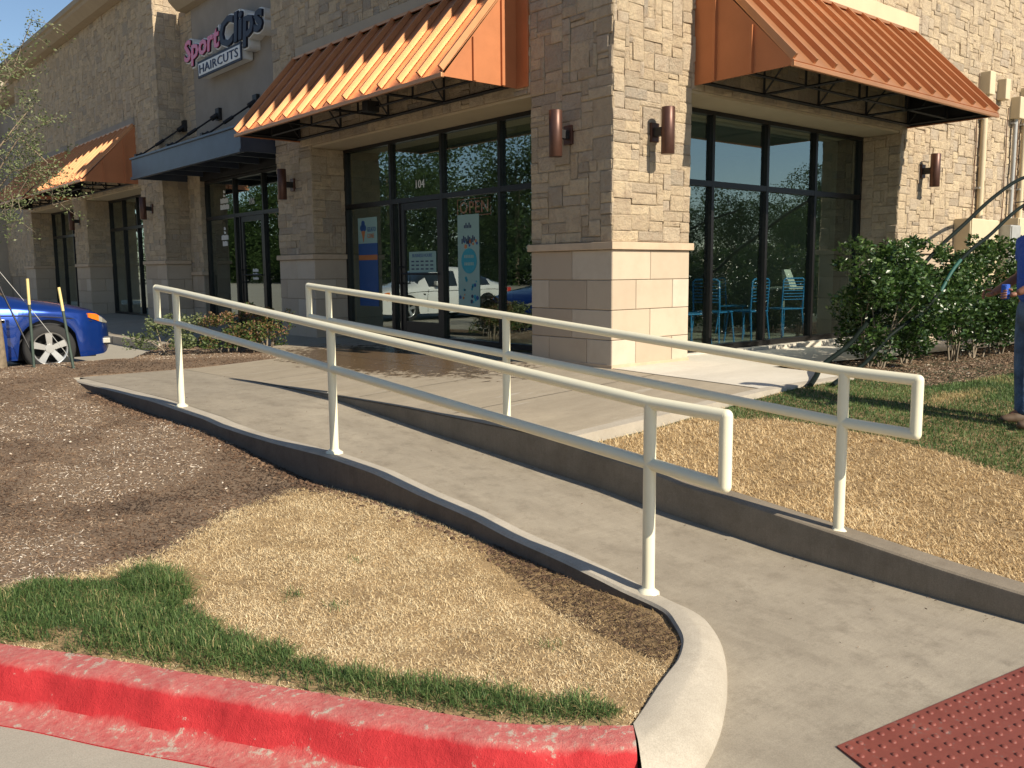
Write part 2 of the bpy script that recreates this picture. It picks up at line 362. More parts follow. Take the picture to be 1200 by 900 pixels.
REDI = np.array([(-4.672, -4.528), (-4.97, -4.25), (-5.225, -3.84), (-5.49, -3.40), (-5.71, -3.05), (-5.92, -2.69), (-6.16, -2.33), (-6.6, -1.62), (-7.4, -0.3), (-8.3, 1.4), (-9.2, 3.4), (-10, 6.0)])
def dist_poly(x, y, P):
    d = np.full(np.shape(x), 1e9)
    for a, b in zip(P[:-1], P[1:]):
        ab = b - a; t = np.clip(((x - a[0]) * ab[0] + (y - a[1]) * ab[1]) / (ab @ ab), 0, 1)
        d = np.minimum(d, np.hypot(x - a[0] - t*ab[0], y - a[1] - t*ab[1]))
    return d
def sm(t): t = np.clip(t, 0, 1); return t*t*(3 - 2*t)
def vnoise(x, y, s, seed=0):
    x = np.asarray(x) * s + seed * 17.3; y = np.asarray(y) * s + seed * 9.1
    xi = np.floor(x).astype(int); yi = np.floor(y).astype(int); fx = sm(x - xi); fy = sm(y - yi)
    def h(a, b): q = np.sin(a * 127.1 + b * 311.7 + seed * 74.7) * 43758.5453; return q - np.floor(q)
    return (h(xi, yi)*(1-fx) + h(xi+1, yi)*fx)*(1-fy) + (h(xi, yi+1)*(1-fx) + h(xi+1, yi+1)*fx)*fy
SOILP = [(-3.72, -3.75), (-3.77, -4.0), (-3.89, -4.14), (-4.2, -4.32), (-4.66, -4.52)] + [tuple(p) for p in REDI] + [(-10, 5.75), (-3.1, 5.75), (-1.9, 7.9), (-0.98, 8.0), (-0.98, 6.3), (-1.42, 4.42), (-4.2, 4.42)]
def in_poly(x, y, P):
    x = np.asarray(x); y = np.asarray(y); c = np.zeros(x.shape, bool); P = np.asarray(P)
    for (x1, y1), (x2, y2) in zip(P, np.roll(P, -1, axis=0)):
        cond = ((y1 > y) != (y2 > y)); xx = (x2 - x1) * (y - y1) / ((y2 - y1) if y2 != y1 else 1e-9) + x1
        c ^= cond & (x < xx)
    return c
def soil_z(x, y):
    x = np.asarray(x, float); y = np.asarray(y, float)
    u, v = to_uv(x, y)
    zn = soil_near(u); zf = np.interp(y, [-4.5, -2.3, 0, 2, 4, 5.5, 8], [-.50, -.47, -.41, -.33, -.20, -.08, -.07])
    z = zn + (zf - zn) * sm((-0.1 - v) / 1.4)
    z = np.where(y > 4.25, np.interp(y, [4.25, 5.2, 9], [-.14, -.075, -.075]), z)
    z = z + 0.02 * (vnoise(x, y, 2.2, 1) - .5) + 0.012 * (vnoise(x, y, 7, 2) - .5)
    d = dist_poly(x, y, REDI); ins = in_poly(x, y, SOILP)
    z = np.where(ins, np.minimum(z, -0.514 + 0.45 * np.maximum(d - 0.02, 0)), -0.53)
    return z
def lawn_z(x, y):
    x = np.asarray(x, float); y = np.asarray(y, float)
    u, v = to_uv(x, y); zc = far_top(u) - 0.025
    zr = np.interp(y, [-9, -5, -3.8, -2.8, -1.8], [-.40, -.24, -.185, -.11, -.07])
    z = zc + (zr - zc) * sm((v - 1.45) / 3.0)
    z = np.minimum(z, walk_z(x, y) - 0.022 + 0.5*np.maximum(-1.82 - y, 0)*0.2)
    return z + 0.014 * (vnoise(x, y, 3, 5) - .5)

# ------------------------------------------------------------------ ground sheets
def strip_grid(name, us, rowf, mat, smooth=True, parent=None, close=False, **k):
    """rowf(u)-> list of xyz; builds a lofted sheet"""
    rows = [rowf(u) for u in us]; n = len(rows[0]); V = np.array([p for r in rows for p in r]); F = []
    for i in range(len(rows) - 1):
        for j in range(n - 1): F.append((i*n+j, i*n+j+1, (i+1)*n+j+1, (i+1)*n+j))
    me = npmesh(name, V, np.array(F), mat, smooth)
    bm = bmesh.new(); bm.from_mesh(me); bmesh.ops.recalc_face_normals(bm, faces=bm.faces)
    bm.faces.ensure_lookup_table()
    if not close and sum(f.normal.z for f in bm.faces) < 0: bmesh.ops.reverse_faces(bm, faces=bm.faces)
    bm.to_mesh(me); bm.free()
    if close: me.set_sharp_from_angle(angle=R(32))
    return obj(name, me, parent, **k)
gm = MB(); gm.box(-400, 400, -400, 400, -1.2, -0.662, M_PAVE)
gm.build('ground', kind='structure')
def ramp_row(u):
    r = []
    for t in np.linspace(0, 1, 7):
        v = 0.07 + t * (1.27 - 0.07)
        if u < -0.2: v = (0.07 - 3.2 * sm((-0.2 - u) / 0.9)) * (1 - t) + t * 1.27
        x, y = uv(u, v); r.append((x, y, float(ramp_z(u))))
    return r
strip_grid('ramp', list(np.linspace(-4.5, -1.3, 6)) + list(np.linspace(-1.2, 8.15, 70)), ramp_row, M_RAMP, kind='structure')
# walk slab
def walk_row_a(y):
    x0 = uv((y + 3.729) / 0.9983, 1.2585)[0]
    return [(x0 + (0.75 - x0)*t, y, float(walk_z(x0 + (0.75 - x0)*t, y))) for t in np.linspace(0, 1, 10)]
wk = strip_grid('walk', np.linspace(-1.82, 4.42, 26), walk_row_a, M_WALK, kind='structure')
def walk_row_b(y):
    x0 = float(np.interp(y, [4.42, 6.3, 8, 8.1, 45], [-1.42, -1.0, -1.0, -1.9, -1.9]))
    return [(x0 + (0.75 - x0)*t, y, float(walk_z(x0 + (0.75 - x0)*t, y))) for t in np.linspace(0, 1, 6)]
strip_grid('walk', list(np.linspace(4.42, 8, 8)) + list(np.linspace(8.1, 45, 12)), walk_row_b, M_WALK, kind='structure')
def walk_row_c(x):
    y0 = -1.82 if x < 1.5 else -0.95
    return [(x, y0 + (0.6 - y0)*t, float(walk_z(x, y0 + (0.6 - y0)*t)) + 0.004) for t in np.linspace(0, 1, 6)]
strip_grid('walk', [0.0, .3, .6, .9, 1.2, 1.49, 1.51, 3, 5, 7, 9, 12, 16], walk_row_c, M_WALKLIT, kind='structure')
# slab edges (skirts) and joints
sk = MB()
for x0, x1 in zip(np.linspace(-2.45, 1.5, 9)[:-1], np.linspace(-2.45, 1.5, 9)[1:]):
    z0 = float(walk_z(x0, -1.82)); z1 = float(walk_z(x1, -1.82))
    sk.add([(x0, -1.90, z0-.006), (x1, -1.90, z1-.006), (x1, -1.90, -.6), (x0, -1.90, -.6), (x0, -1.81, z0+.004), (x1, -1.81, z1+.004)], [(0, 1, 2, 3), (0, 4, 5, 1)], M_CURB)
sk.box(-1.95, -1.89, 8.08, 45, -.3, -.075, M_CURB)
sk.build('walk_edge', kind='structure')
jt = MB()
M_JOINT = mat_simple('joint', (0.06, 0.05, 0.04), 0.95)
def joint(p, q, wd=0.008):
    p = np.array(p); q = np.array(q); d = (q - p) / np.hypot(*(q - p)); n = np.array([-d[1], d[0]]) * wd / 2
    k = 12
    for i in range(k):
        a = p + (q - p) * i / k; b = p + (q - p) * (i + 1) / k
        za = float(walk_z(*a)) + .004; zb = float(walk_z(*b)) + .004
        jt.add([(*(a - n), za), (*(a + n), za), (*(b + n), zb), (*(b - n), zb)], [(0, 1, 2, 3)], M_JOINT)
joint((-1.0, -1.8), (-1.0, 4.4)); joint((-2.6, 0.75), (0, 0.75)); joint((-2.7, 2.6), (0, 2.6)); joint((-2.5, -0.6), (-0.0, -0.6)); joint((-1.0, 5.2), (0.6, 5.2)); joint((-1.0, 7.6), (0.6, 7.6)); joint((0.0, -1.8), (0.0, -0.02))
jt.build('walk_joints', kind='structure')

# near curb with rounded nose: stations (inner xy, outer xy, top z, bottom z)
st = []
for u in np.linspace(7.9, 0.1, 60):
    st.append((uv(u, -.09), uv(u, .08), float(near_top(u)), float(ramp_z(u)) - .01))
nose = [((-3.77, -3.80), (-3.575, -3.86), -.505, -.61), ((-3.80, -3.93), (-3.585, -4.00), -.505, -.62), ((-3.883, -4.055), (-3.665, -4.13), -.505, -.63), ((-3.99, -4.18), (-3.80, -4.27), -.505, -.64), ((-4.146, -4.285), (-3.99, -4.42), -.503, -.65), ((-4.285, -4.345), (-4.17, -4.54), -.50, -.655), ((-4.403, -4.395), (-4.36, -4.645), -.50, -.657), ((-4.55, -4.465), (-4.60, -4.735), -.50, -.659), ((-4.664, -4.520), (-4.852, -4.745), -.50, -.659)]
def resample(N, k):
    a = np.array([[*p, *q, t, b] for p, q, t, b in N]); s = np.concatenate([[0], np.cumsum(np.hypot(*np.diff(a[:, :2], axis=0).T))])
    out = []
    for x in np.linspace(0, s[-1], k):
        # catmull-rom
        i = min(max(np.searchsorted(s, x, 'right') - 1, 0), len(a) - 2); t = (x - s[i]) / (s[i+1] - s[i])
        p0, p1, p2, p3 = a[max(i-1, 0)], a[i], a[i+1], a[min(i+2, len(a)-1)]
        r = 0.5*((2*p1) + (-p0+p2)*t + (2*p0-5*p1+4*p2-p3)*t*t + (-p0+3*p1-3*p2+p3)*t**3)
        out.append(((r[0], r[1]), (r[2], r[3]), r[4], r[5]))
    return out
st += resample(nose, 30)
def curb_section(s, rc=0.035, flat=None):
    (ix, iy), (ox, oy), zt, zb = s
    I = np.array([ix, iy]); O = np.array([ox, oy]); wdt = np.hypot(*(O - I))
    T = [(0, -0.22), (0, -0.012), (0.012/wdt, 0)]
    top_w = min(wdt - 0.03, 0.15) if wdt > 0.2 else wdt - 0.012
    if wdt > 0.2: top_w = max(0.12, min(0.17, wdt*0.52))
    run = wdt - top_w; drop = zt - zb
    T.append((max(top_w - rc, 0.02) / wdt, 0))
    for k in range(1, 7):
        a = k / 6
        T.append(((top_w - rc + (run + rc) * (1 - math.cos(a * math.pi / 2)) ** 0.9 * 1.0) / wdt if False else (top_w - rc + (run + rc) * math.sin(a * math.pi / 2) ** 1.5) / wdt, -drop * (a ** 1.6)))
    return [(*(I + (O - I) * t), zt + dz) for t, dz in T]
M_CURBS = mk_concrete('dark kerb face', (0.15, 0.125, 0.10), (0.07, 0.055, 0.042), 0.7, 2.6, (1, 1, 1), 0.9)  # darker concrete for the soil-side face of the near kerb
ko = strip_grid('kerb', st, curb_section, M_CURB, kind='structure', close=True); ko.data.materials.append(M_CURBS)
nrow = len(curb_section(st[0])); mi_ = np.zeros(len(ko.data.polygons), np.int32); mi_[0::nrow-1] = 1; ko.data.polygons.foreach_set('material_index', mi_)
# soil-side cap end at landing corner is hidden by mulch. landing back edge skirt
sk2 = MB(); sk2.box(-4.26, -1.42, 4.40, 4.45, -.4, -.134, M_CURB); sk2.build('walk_edge', kind='structure')
# far curb
def far_row(u):
    zt = float(far_top(u)); zb = float(ramp_z(u)) - .02; r = []
    if u > 1.5: zt += (float(walk_z(*uv(u, 1.258))) - .002 - zt) * min(1, (u - 1.5)/.38)
    for v, z in ((1.262, zb), (1.256, zt - .03), (1.259, zt - .010), (1.270, zt - .001), (1.30, zt), (1.41, zt), (1.418, zt - .01), (1.42, zt - .2)):
        r.append((*uv(u, v), z))
    return r
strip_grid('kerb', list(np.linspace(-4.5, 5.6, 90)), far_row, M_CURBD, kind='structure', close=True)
# red curb
ri = REDI; tang = np.gradient(ri, axis=0); tang /= np.hypot(*tang.T)[:, None]; nrm = np.stack([tang[:, 1], -tang[:, 0]], 1)
if nrm[0][0] > 0: nrm = -nrm
def redrow(i):
    i0 = int(min(math.floor(i), len(ri) - 2)); t = i - i0
    p0, p1, p2, p3 = ri[max(i0-1, 0)], ri[i0], ri[i0+1], ri[min(i0+2, len(ri)-1)]
    p = 0.5*((2*p1) + (-p0+p2)*t + (2*p0-5*p1+4*p2-p3)*t*t + (-p0+3*p1-3*p2+p3)*t**3)
    n = nrm[i0] * (1-t) + nrm[i0+1] * t
    wv = 0.006 * math.sin(i * 7.1) + 0.004 * math.sin(i * 17.0)
    r = []
    for d, z in ((0, -.8), (0, -.512), (.01, -.502), (.11, -.503), (.135, -.508), (.155, -.522), (.168, -.55), (.185, -.60), (.205, -.632), (.235, -.648), (.27, -.653), (.325, -.657), (.326, -.70)):
        q_ = wv if d < .2 else 0
        r.append((p[0] + n[0]*(d + q_), p[1] + n[1]*(d + q_), z + q_ * .4))
    return r
strip_grid('painted_kerb', list(np.linspace(0, len(ri) - 1.01, 90)), redrow, M_RED, kind='structure', close=True)
# soil island (left) and lawn (right)
def field(name, x0, x1, y0, y1, step, zf, maskf, mat, **k):
    xs = np.arange(x0, x1 + 1e-6, step); ys = np.arange(y0, y1 + 1e-6, step); X, Y = np.meshgrid(xs, ys)
    Z = zf(X, Y); V = np.stack([X, Y, Z], -1).reshape(-1, 3); n = len(xs)
    F = []; ii, jj = np.meshgrid(np.arange(len(ys)-1), np.arange(len(xs)-1), indexing='ij')
    cx = X[:-1, :-1] + step/2; cy = Y[:-1, :-1] + step/2; m = maskf(cx, cy)
    a = (ii*n + jj)[m]; F = np.stack([a, a+1, a+1+n, a+n], 1)
    return obj(name, npmesh(name, V, F, mat, True), **k)
field('soil', -10.2, -0.9, -4.7, 8.1, 0.05, soil_z, lambda x, y: in_poly(x, y, SOILP) | (dist_poly(x, y, np.array(SOILP[:16])) < .05), M_SOIL, kind='structure')
def lawn_mask(x, y):
    u, v = to_uv(x, y); return (v > 1.36) & ((y < -1.80) | ((x > 1.45) & (y < -0.85)))
field('lawn', -2.6, 16, -9.0, -0.8, 0.10, lawn_z, lawn_mask, M_TURF, kind='structure')
# parking ground beyond the bed (higher grade), sloping down to the front lot
def park_row(x):
    return [(x, y, z) for y, z in ((5.70, -.23), (9, -.225), (20, -.22), (60, -.22), (120, -.3))]
strip_grid('parking_lot', [-60, -30, -14, -9.5, -3, -1.9, -1.0], park_row, M_PAVE, kind='structure')
sk3 = MB(); sk3.box(-10, -3.05, 5.70, 5.83, -.5, -.10, M_CURB)
sk3.add([(-3.08, 5.74, -.10), (-2.98, 5.68, -.10), (-1.84, 7.86, -.09), (-1.95, 7.94, -.09), (-3.08, 5.74, -.4), (-1.95, 7.94, -.4)], [(0, 1, 2, 3), (0, 3, 5, 4)], M_CURB)
sk3.build('kerb', kind='structure')
# tactile pad
tp = np.array([-4.045, -4.922]); ta = np.array([0.9883, -0.1520]); ta /= np.hypot(*ta); tb = np.array([ta[1], -ta[0]])
TZ = -0.652
pad = MB(); q = [tp, tp + ta*1.55, tp + ta*1.55 + tb*.9, tp + tb*.9]
tb = -np.array([0.3555, 0.9347]); 
q = [tp, tp + ta*1.62, tp + ta*1.62 + tb*.75, tp + tb*.75]
pad.add([(*p, TZ + .006) for p in q] + [(*p, TZ - .03) for p in q], [(0, 3, 2, 1), (0, 1, 5, 4), (1, 2, 6, 5), (2, 3, 7, 6), (3, 0, 4, 7)], M_TACT)
pr_ = empty('tactile_paving', (tp[0], tp[1], TZ), label='brick red tactile warning pad with rows of raised domes at the foot of the ramp', cat='tactile paving')
def shifted(mb, o): mb.V = [(v[0]-o[0], v[1]-o[1], v[2]-o[2]) for v in mb.V]; return mb
shifted(pad, (tp[0], tp[1], TZ)).build('plate', pr_)
dm = MB(); dv = [(math.cos(a)*r, math.sin(a)*r, z) for r, z in ((.0125, 0), (.010, .004), (.005, .0055)) for a in np.linspace(0, 2*math.pi, 9)[:-1]]
dF = [(i+8*k, (i+1) % 8+8*k, (i+1) % 8+8*(k+1), i+8*(k+1)) for k in (0, 1) for i in range(8)] + [tuple(range(16, 24))]
dm.add(dv, dF, M_TACT, True); dome = dm.mesh('dome')
kk = 0
for j in range(12):
    for i in range(28):
        p = ta*(0.035 + i*.058) + tb*(0.032 + j*.058)
        if kk >= 298 or i > 24: continue
        obj('dome', dome, pr_, (p[0], p[1], .006)); kk += 1

# ------------------------------------------------------------------ building
B = empty('shopping_plaza_building', (0, 0, 0), label='long stone clad shopping plaza building on a corner with shop windows and square piers', cat='building')
HR = 8.9
for a in ((.022, 16, .022, 7.65, 3.0, HR, M_MORTAR), (.55, 14, 7.651, 13.1, 3.30, 6.50, M_STUCCO2), (.022, 14, 13.12, 25.85, 3.0, 7.15, M_MORTAR), (.55, 14, 25.851, 31.4, 2.98, 6.98, M_STUCCO2), (.022, 14, 31.401, 44, 0, 8.6, M_STUCCO), (.56, 1.6, 7.66, 13.1, 2.96, 3.298, M_FRAME)):
    core = MB(); core.box(*a); core.build('upper_wall', B)
pc = MB()     # pier cores
for x0, x1, y0, y1, z1 in ((.022, 1.24, .022, 1.24, 3.0), (.022, .75, 6.472, 7.66, 3.0), (.022, .72, 13.142, 14.43, 3.0), (.572, .75, 12.472, 13.14, 3.3), (.022, .75, 18.892, 20.06, 3.0), (.022, .75, 24.872, 26.03, 3.0), (6.042, 16, .022, .75, 3.0), (.572, .75, 26.03, 31.5, 3.0)):
    pc = MB(); pc.box(x0, x1, y0, y1, -.3, z1, M_MORTAR); pc.build('pier_core', B)
cn = MB()
def cornice(y0, y1, x, z, p=.5, h=.36):
    cn.prism([(x, z), (x - p*.45, z + .01), (x - p*.85, z + .16), (x - p*.9, z + .22), (x - p, z + .24), (x - p, z + h), (x, z + h)], 1, y0, y1, M_CORN)
cornice(12.75, 26.3, .02, 7.10); cornice(7.66, 12.74, .55, 6.42, .40, .3); cornice(26.31, 31.1, .55, 6.93, .5, .3); cornice(31.11, 44, .02, 8.5, .6, .4)
cn.build('cornice', B)
for a in ((.03, 1.6, 1.25, 6.47, 2.968, 2.998, M_BEAM), (1.601, 6.05, .03, 1.6, 2.967, 2.997, M_BEAM), (.03, 1.6, 14.43, 18.9, 2.968, 2.998, M_BEAM), (.03, 1.6, 20.05, 24.9, 2.968, 2.998, M_BEAM), (1.25, 1.6, .03, 1.249, 2.967, 2.997, M_BEAM)):
    tr = MB(); tr.box(*a); tr.build('soffit', B)
for a in ((-.045, .03, 1.5, 6.76, 4.33, 4.50, M_STUCCO), (-.04, .03, 14.6, 19.3, 4.34, 4.50, M_STUCCO2), (-.04, .03, 20.15, 24.6, 4.34, 4.50, M_STUCCO2)):
    tb2 = MB(); tb2.box(*a); tb2.build('lintel_band', B)
tb3 = MB(); tb3.box(1.3, 6.30, -.05, .03, 4.37, 4.60, M_TRIM, .006); tb3.build('lintel_band', B)

# stones
U = 0.056
def layout(W, H, seed, big=True):
    r = random.Random(seed); nx = max(1, round(W / U)); ny = max(1, round(H / U)); ux = W / nx; uy = H / ny
    g = [[0]*nx for _ in range(ny)]; out = []
    for j in range(ny):
        for i in range(nx):
            if g[j][i]: continue
            run = 0
            while i + run < nx and not g[j][i + run]: run += 1
            ch = r.random()
            if ch < .10: h, ww = r.choice((4, 5)), r.choice((4, 5))
            elif ch < .58: h, ww = 2, r.choice((3, 4, 5, 6, 7))
            elif ch < .74: h, ww = 3, r.choice((3, 4, 5))
            elif ch < .84: h, ww = 2, 2
            elif ch < .94: h, ww = 1, r.choice((3, 4, 5, 6))
            else: h, ww = r.choice((3, 4)), 1
            ww = min(ww, run)
            if run - ww == 1: ww = run if run <= 7 else ww - 1
            ww = max(ww, 1); h = min(h, ny - j)
            for b in range(h):
                for a in range(ww): g[j+b][i+a] = 1
            out.append((i*ux, j*uy, (i+ww)*ux, (j+h)*uy))
    return out
def stone_geo(a0, b0, a1, b1, seed, gap=.0012, depth=.03, pill=.007):
    """local plate in (a,b,n) n outwards from back plane 0: outer ring set back, inner ring proud"""
    r = random.Random(seed); pr = depth + r.uniform(-.006, .008)
    a0 += gap; b0 += gap; a1 -= gap; b1 -= gap
    j = lambda s=.004: r.uniform(-s, s); V = []
    ea = min(.014, (a1-a0)*.25); eb = min(.014, (b1-b0)*.25); t0, t1 = j(.005), j(.005)
    As = (a0, a0+ea, a1-ea, a1); Bs = (b0, b0+eb, b1-eb, b1)
    for jj in range(4):
        for ii in range(4):
            edge = ii in (0, 3) or jj in (0, 3)
            n = pr + t0*(ii-1.5) + t1*(jj-1.5) - (pill + j(.003) if edge else j(.004))
            q_ = .0022 if edge else .004
            V.append((As[ii] + j(q_), Bs[jj] + j(q_), n))
    ring = [0, 1, 2, 3, 7, 11, 15, 14, 13, 12, 8, 4]
    for k in ring: v = V[k]; V.append((v[0], v[1], 0.0))
    F = [(jj*4+ii, jj*4+ii+1, jj*4+ii+5, jj*4+ii+4) for jj in range(3) for ii in range(3)]
    for q_ in range(12): F.append((ring[q_], 16 + q_, 16 + (q_ + 1) % 12, ring[(q_ + 1) % 12]))
    return V, F
faces_def = []   # (plane, const, a0, a1, z0, z1, dir)
def mapX(c):   # facing -X at X=c ; a is Y
    return lambda a, b, n: (c + .024 - n, a, b)
def mapY(c):
    return lambda a, b, n: (a, c + .024 - n, b)
panels = [
 (mapX(0), 0, 1.26, 1.325, HR - .4), (mapY(0), 0, 1.25, 1.325, HR - .4),
 (mapX(0), 1.26, 7.65, 3.0, HR - .4), (mapY(0), 1.25, 6.02, 3.0, HR - .4), (mapY(0), 6.02, 13.2, 1.32, HR - .4),
 (mapX(0), 6.45, 7.66, 1.325, 3.0), (mapY(6.45), .0, .62, 1.325, 2.96), (mapX(6.02), .0, .62, 1.32, 2.96),
 (mapX(0), 13.1, 14.45, 1.32, 3.0), (mapY(13.12), .0, .57, 1.32, 7.1), (mapX(.55), 12.45, 13.1, 1.05, 6.40), (mapY(12.45), .55, .68, 1.05, 3.3),
 (mapX(0), 14.45, 25.85, 3.0, 7.1), (mapX(0), 13.1, 14.45, 3.0, 7.1),
 (mapX(0), 18.87, 20.08, 1.32, 3.0), (mapY(18.87), .0, .62, 1.32, 2.96), (mapX(0), 24.85, 26.05, 1.32, 3.0), (mapY(24.85), .0, .62, 1.32, 2.96), (mapX(.55), 26.1, 31.4, 1.0, 2.9)]
cand = []; sd = 100
fwd = np.array([.64, .758, -.125]); rgt = np.array([.763, -.646, -.008]); upv = np.array([.087, .09, .992])
for mp, a0, a1, z0, z1 in panels:
    sd += 1
    for (p0, q0, p1, q1) in layout(a1 - a0, z1 - z0, sd):
        c = np.array(mp(a0 + (p0+p1)/2, z0 + (q0+q1)/2, .03)); n = np.array(mp(0, 0, 1)) - np.array(mp(0, 0, 0))
        d = c - CAM; dist = np.linalg.norm(d); cosv = max(0, -(d @ n) / dist)
        px = 600 + 1044*(d @ rgt)/(d @ fwd); py = 450 - 1044*(d @ upv)/(d @ fwd)
        vis = -25 < px < 1225 and -25 < py < 925
        cand.append(((math.sqrt((p1-p0)*(q1-q0)*max(cosv, .01)) / dist) * (1 if vis else .01), mp, a0+p0, z0+q0, a0+p1, z0+q1, c))
cand.sort(key=lambda t: -t[0])
VV = []; FF = []; TT = []; nv = 0
for idx, (sz, mp, a0, b0, a1, b1, c) in enumerate(cand):
    V, F = stone_geo(a0, b0, a1, b1, idx*3+1)
    W = [mp(*v) for v in V]; tone = rnd.random() ** (0.9 if rnd.random() < .85 else .2)
    if idx < 298:
        W = [(v[0]-c[0], v[1]-c[1], v[2]-c[2]) for v in W]
        me = npmesh('stone', W, np.array(F), M_STONE, False, [tone]*len(W))
        bm = bmesh.new(); bm.from_mesh(me); bmesh.ops.recalc_face_normals(bm, faces=bm.faces); bm.to_mesh(me); bm.free()
        obj('stone', me, B, tuple(c))
    else:
        VV += W; FF += [tuple(i + nv for i in f) for f in F]; TT += [tone]*len(W); nv += len(W)
me = npmesh('stone_veneer', np.array(VV), np.array(FF), M_STONE, False, TT)
obj('stone_veneer', me, B, kind='stuff')

# limestone base blocks + caps
def blocks(mp, a0, a1, z0, z1, seed, rows=4, bw=.6):
    r = random.Random(seed); h = (z1 - z0) / rows
    for k in range(rows):
        e = [a0]; x = a0 + (bw if k % 2 else bw*.62)
        while x < a1 - .14: e.append(x); x += bw
        e.append(a1)
        for p, q_ in zip(e[:-1], e[1:]):
            mb = MB(); g = .003; t = .024 + r.uniform(0, .002); zb = z0 + k*h
            c = mp((p+q_)/2, zb + h/2, t/2)
            V = [mp(a, b, n) for n in (0, t) for a, b in ((p+g, zb+g), (q_-g, zb+g), (q_-g, zb+h-g), (p+g, zb+h-g))]
            gi = g + .006; V += [mp(a, b, t + .004) for a, b in ((p+gi, zb+gi), (q_-gi, zb+gi), (q_-gi, zb+h-gi), (p+gi, zb+h-gi))]
            V = [(v[0]-c[0], v[1]-c[1], v[2]-c[2]) for v in V]
            F = [(0, 1, 5, 4), (1, 2, 6, 5), (2, 3, 7, 6), (3, 0, 4, 7), (4, 5, 9, 8), (5, 6, 10, 9), (6, 7, 11, 10), (7, 4, 8, 11), (8, 9, 10, 11)]
            me = npmesh('limestone_block', V, [np.array(F)], M_BLOCK, False, [r.random()]*12)
            bm = bmesh.new(); bm.from_mesh(me); bmesh.ops.recalc_face_normals(bm, faces=bm.faces); bm.to_mesh(me); bm.free()
            obj('limestone_block', me, B, c)
blocks(mapX(0), -.004, 1.26, -.02, 1.24, 1); blocks(mapY(0), -.004, 1.25, -.02, 1.24, 2)
blocks(mapX(0), 6.45, 7.67, -.02, 1.24, 3); blocks(mapY(6.45), .0, .6, -.02, 1.24, 4); blocks(mapX(6.02), 0, .6, -.1, 1.24, 5, 4)
blocks(mapY(0), 6.02, 12, -.25, 1.24, 6, 5); blocks(mapX(0), 13.1, 14.45, -.05, 1.24, 7); blocks(mapY(13.12), 0, .55, -.05, 1.24, 8)
blocks(mapX(.55), 12.45, 13.1, -.05, 1.0, 9, 3); blocks(mapX(0), 18.87, 20.08, -.05, 1.24, 10); blocks(mapY(18.87), 0, .6, -.05, 1.24, 11)
blocks(mapX(0), 24.85, 26.05, -.05, 1.24, 12); blocks(mapY(24.85), 0, .6, -.05, 1.24, 13)
cp = MB()
for x0, x1, y0, y1, z0 in ((-.045, 1.285, -.045, 1.285, 1.242), (-.045, .62, 6.41, 7.70, 1.242), (-.045, .53, 13.06, 14.49, 1.242), (.50, .64, 12.41, 13.05, 1.0), (-.045, .62, 18.83, 20.12, 1.242), (-.045, .62, 24.81, 26.09, 1.242), (5.975, 14, -.045, .03, 1.242), (5.975, 6.04, .031, .6, 1.242)):
    cp = MB(); cp.box(x0, x1, y0, y1, z0, z0 + .078, M_CAP, .008); cp.build('stone_cap', B)
ft = MB(); ft.box(-.015, 1.26, -.015, 1.26, -.1, .035, M_CAP, .004); ft.box(1.29, 6.0, .44, .70, -.25, -.002, M_WALKLIT, .006); ft.build('foundation_strip', B)
# interior: floor, walls
it = MB(); it.box(.72, 9, .72, 7.6, -.06, -.001, M_INTFLOOR); it.box(.62, 9, 7.9, 25.8, -.06, -.002, M_INTFLOOR)
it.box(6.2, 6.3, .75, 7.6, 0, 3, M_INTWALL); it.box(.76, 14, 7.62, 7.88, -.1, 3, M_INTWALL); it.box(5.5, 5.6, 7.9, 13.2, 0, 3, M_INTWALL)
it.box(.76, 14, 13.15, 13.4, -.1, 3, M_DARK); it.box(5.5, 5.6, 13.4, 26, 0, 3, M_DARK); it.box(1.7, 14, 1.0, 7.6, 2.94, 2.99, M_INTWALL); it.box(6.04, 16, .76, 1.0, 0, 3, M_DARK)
it.box(3.2, 5.4, 4.8, 5.4, 0, 1.05, M_DARK, .02)
it.build('interior_walls', B)

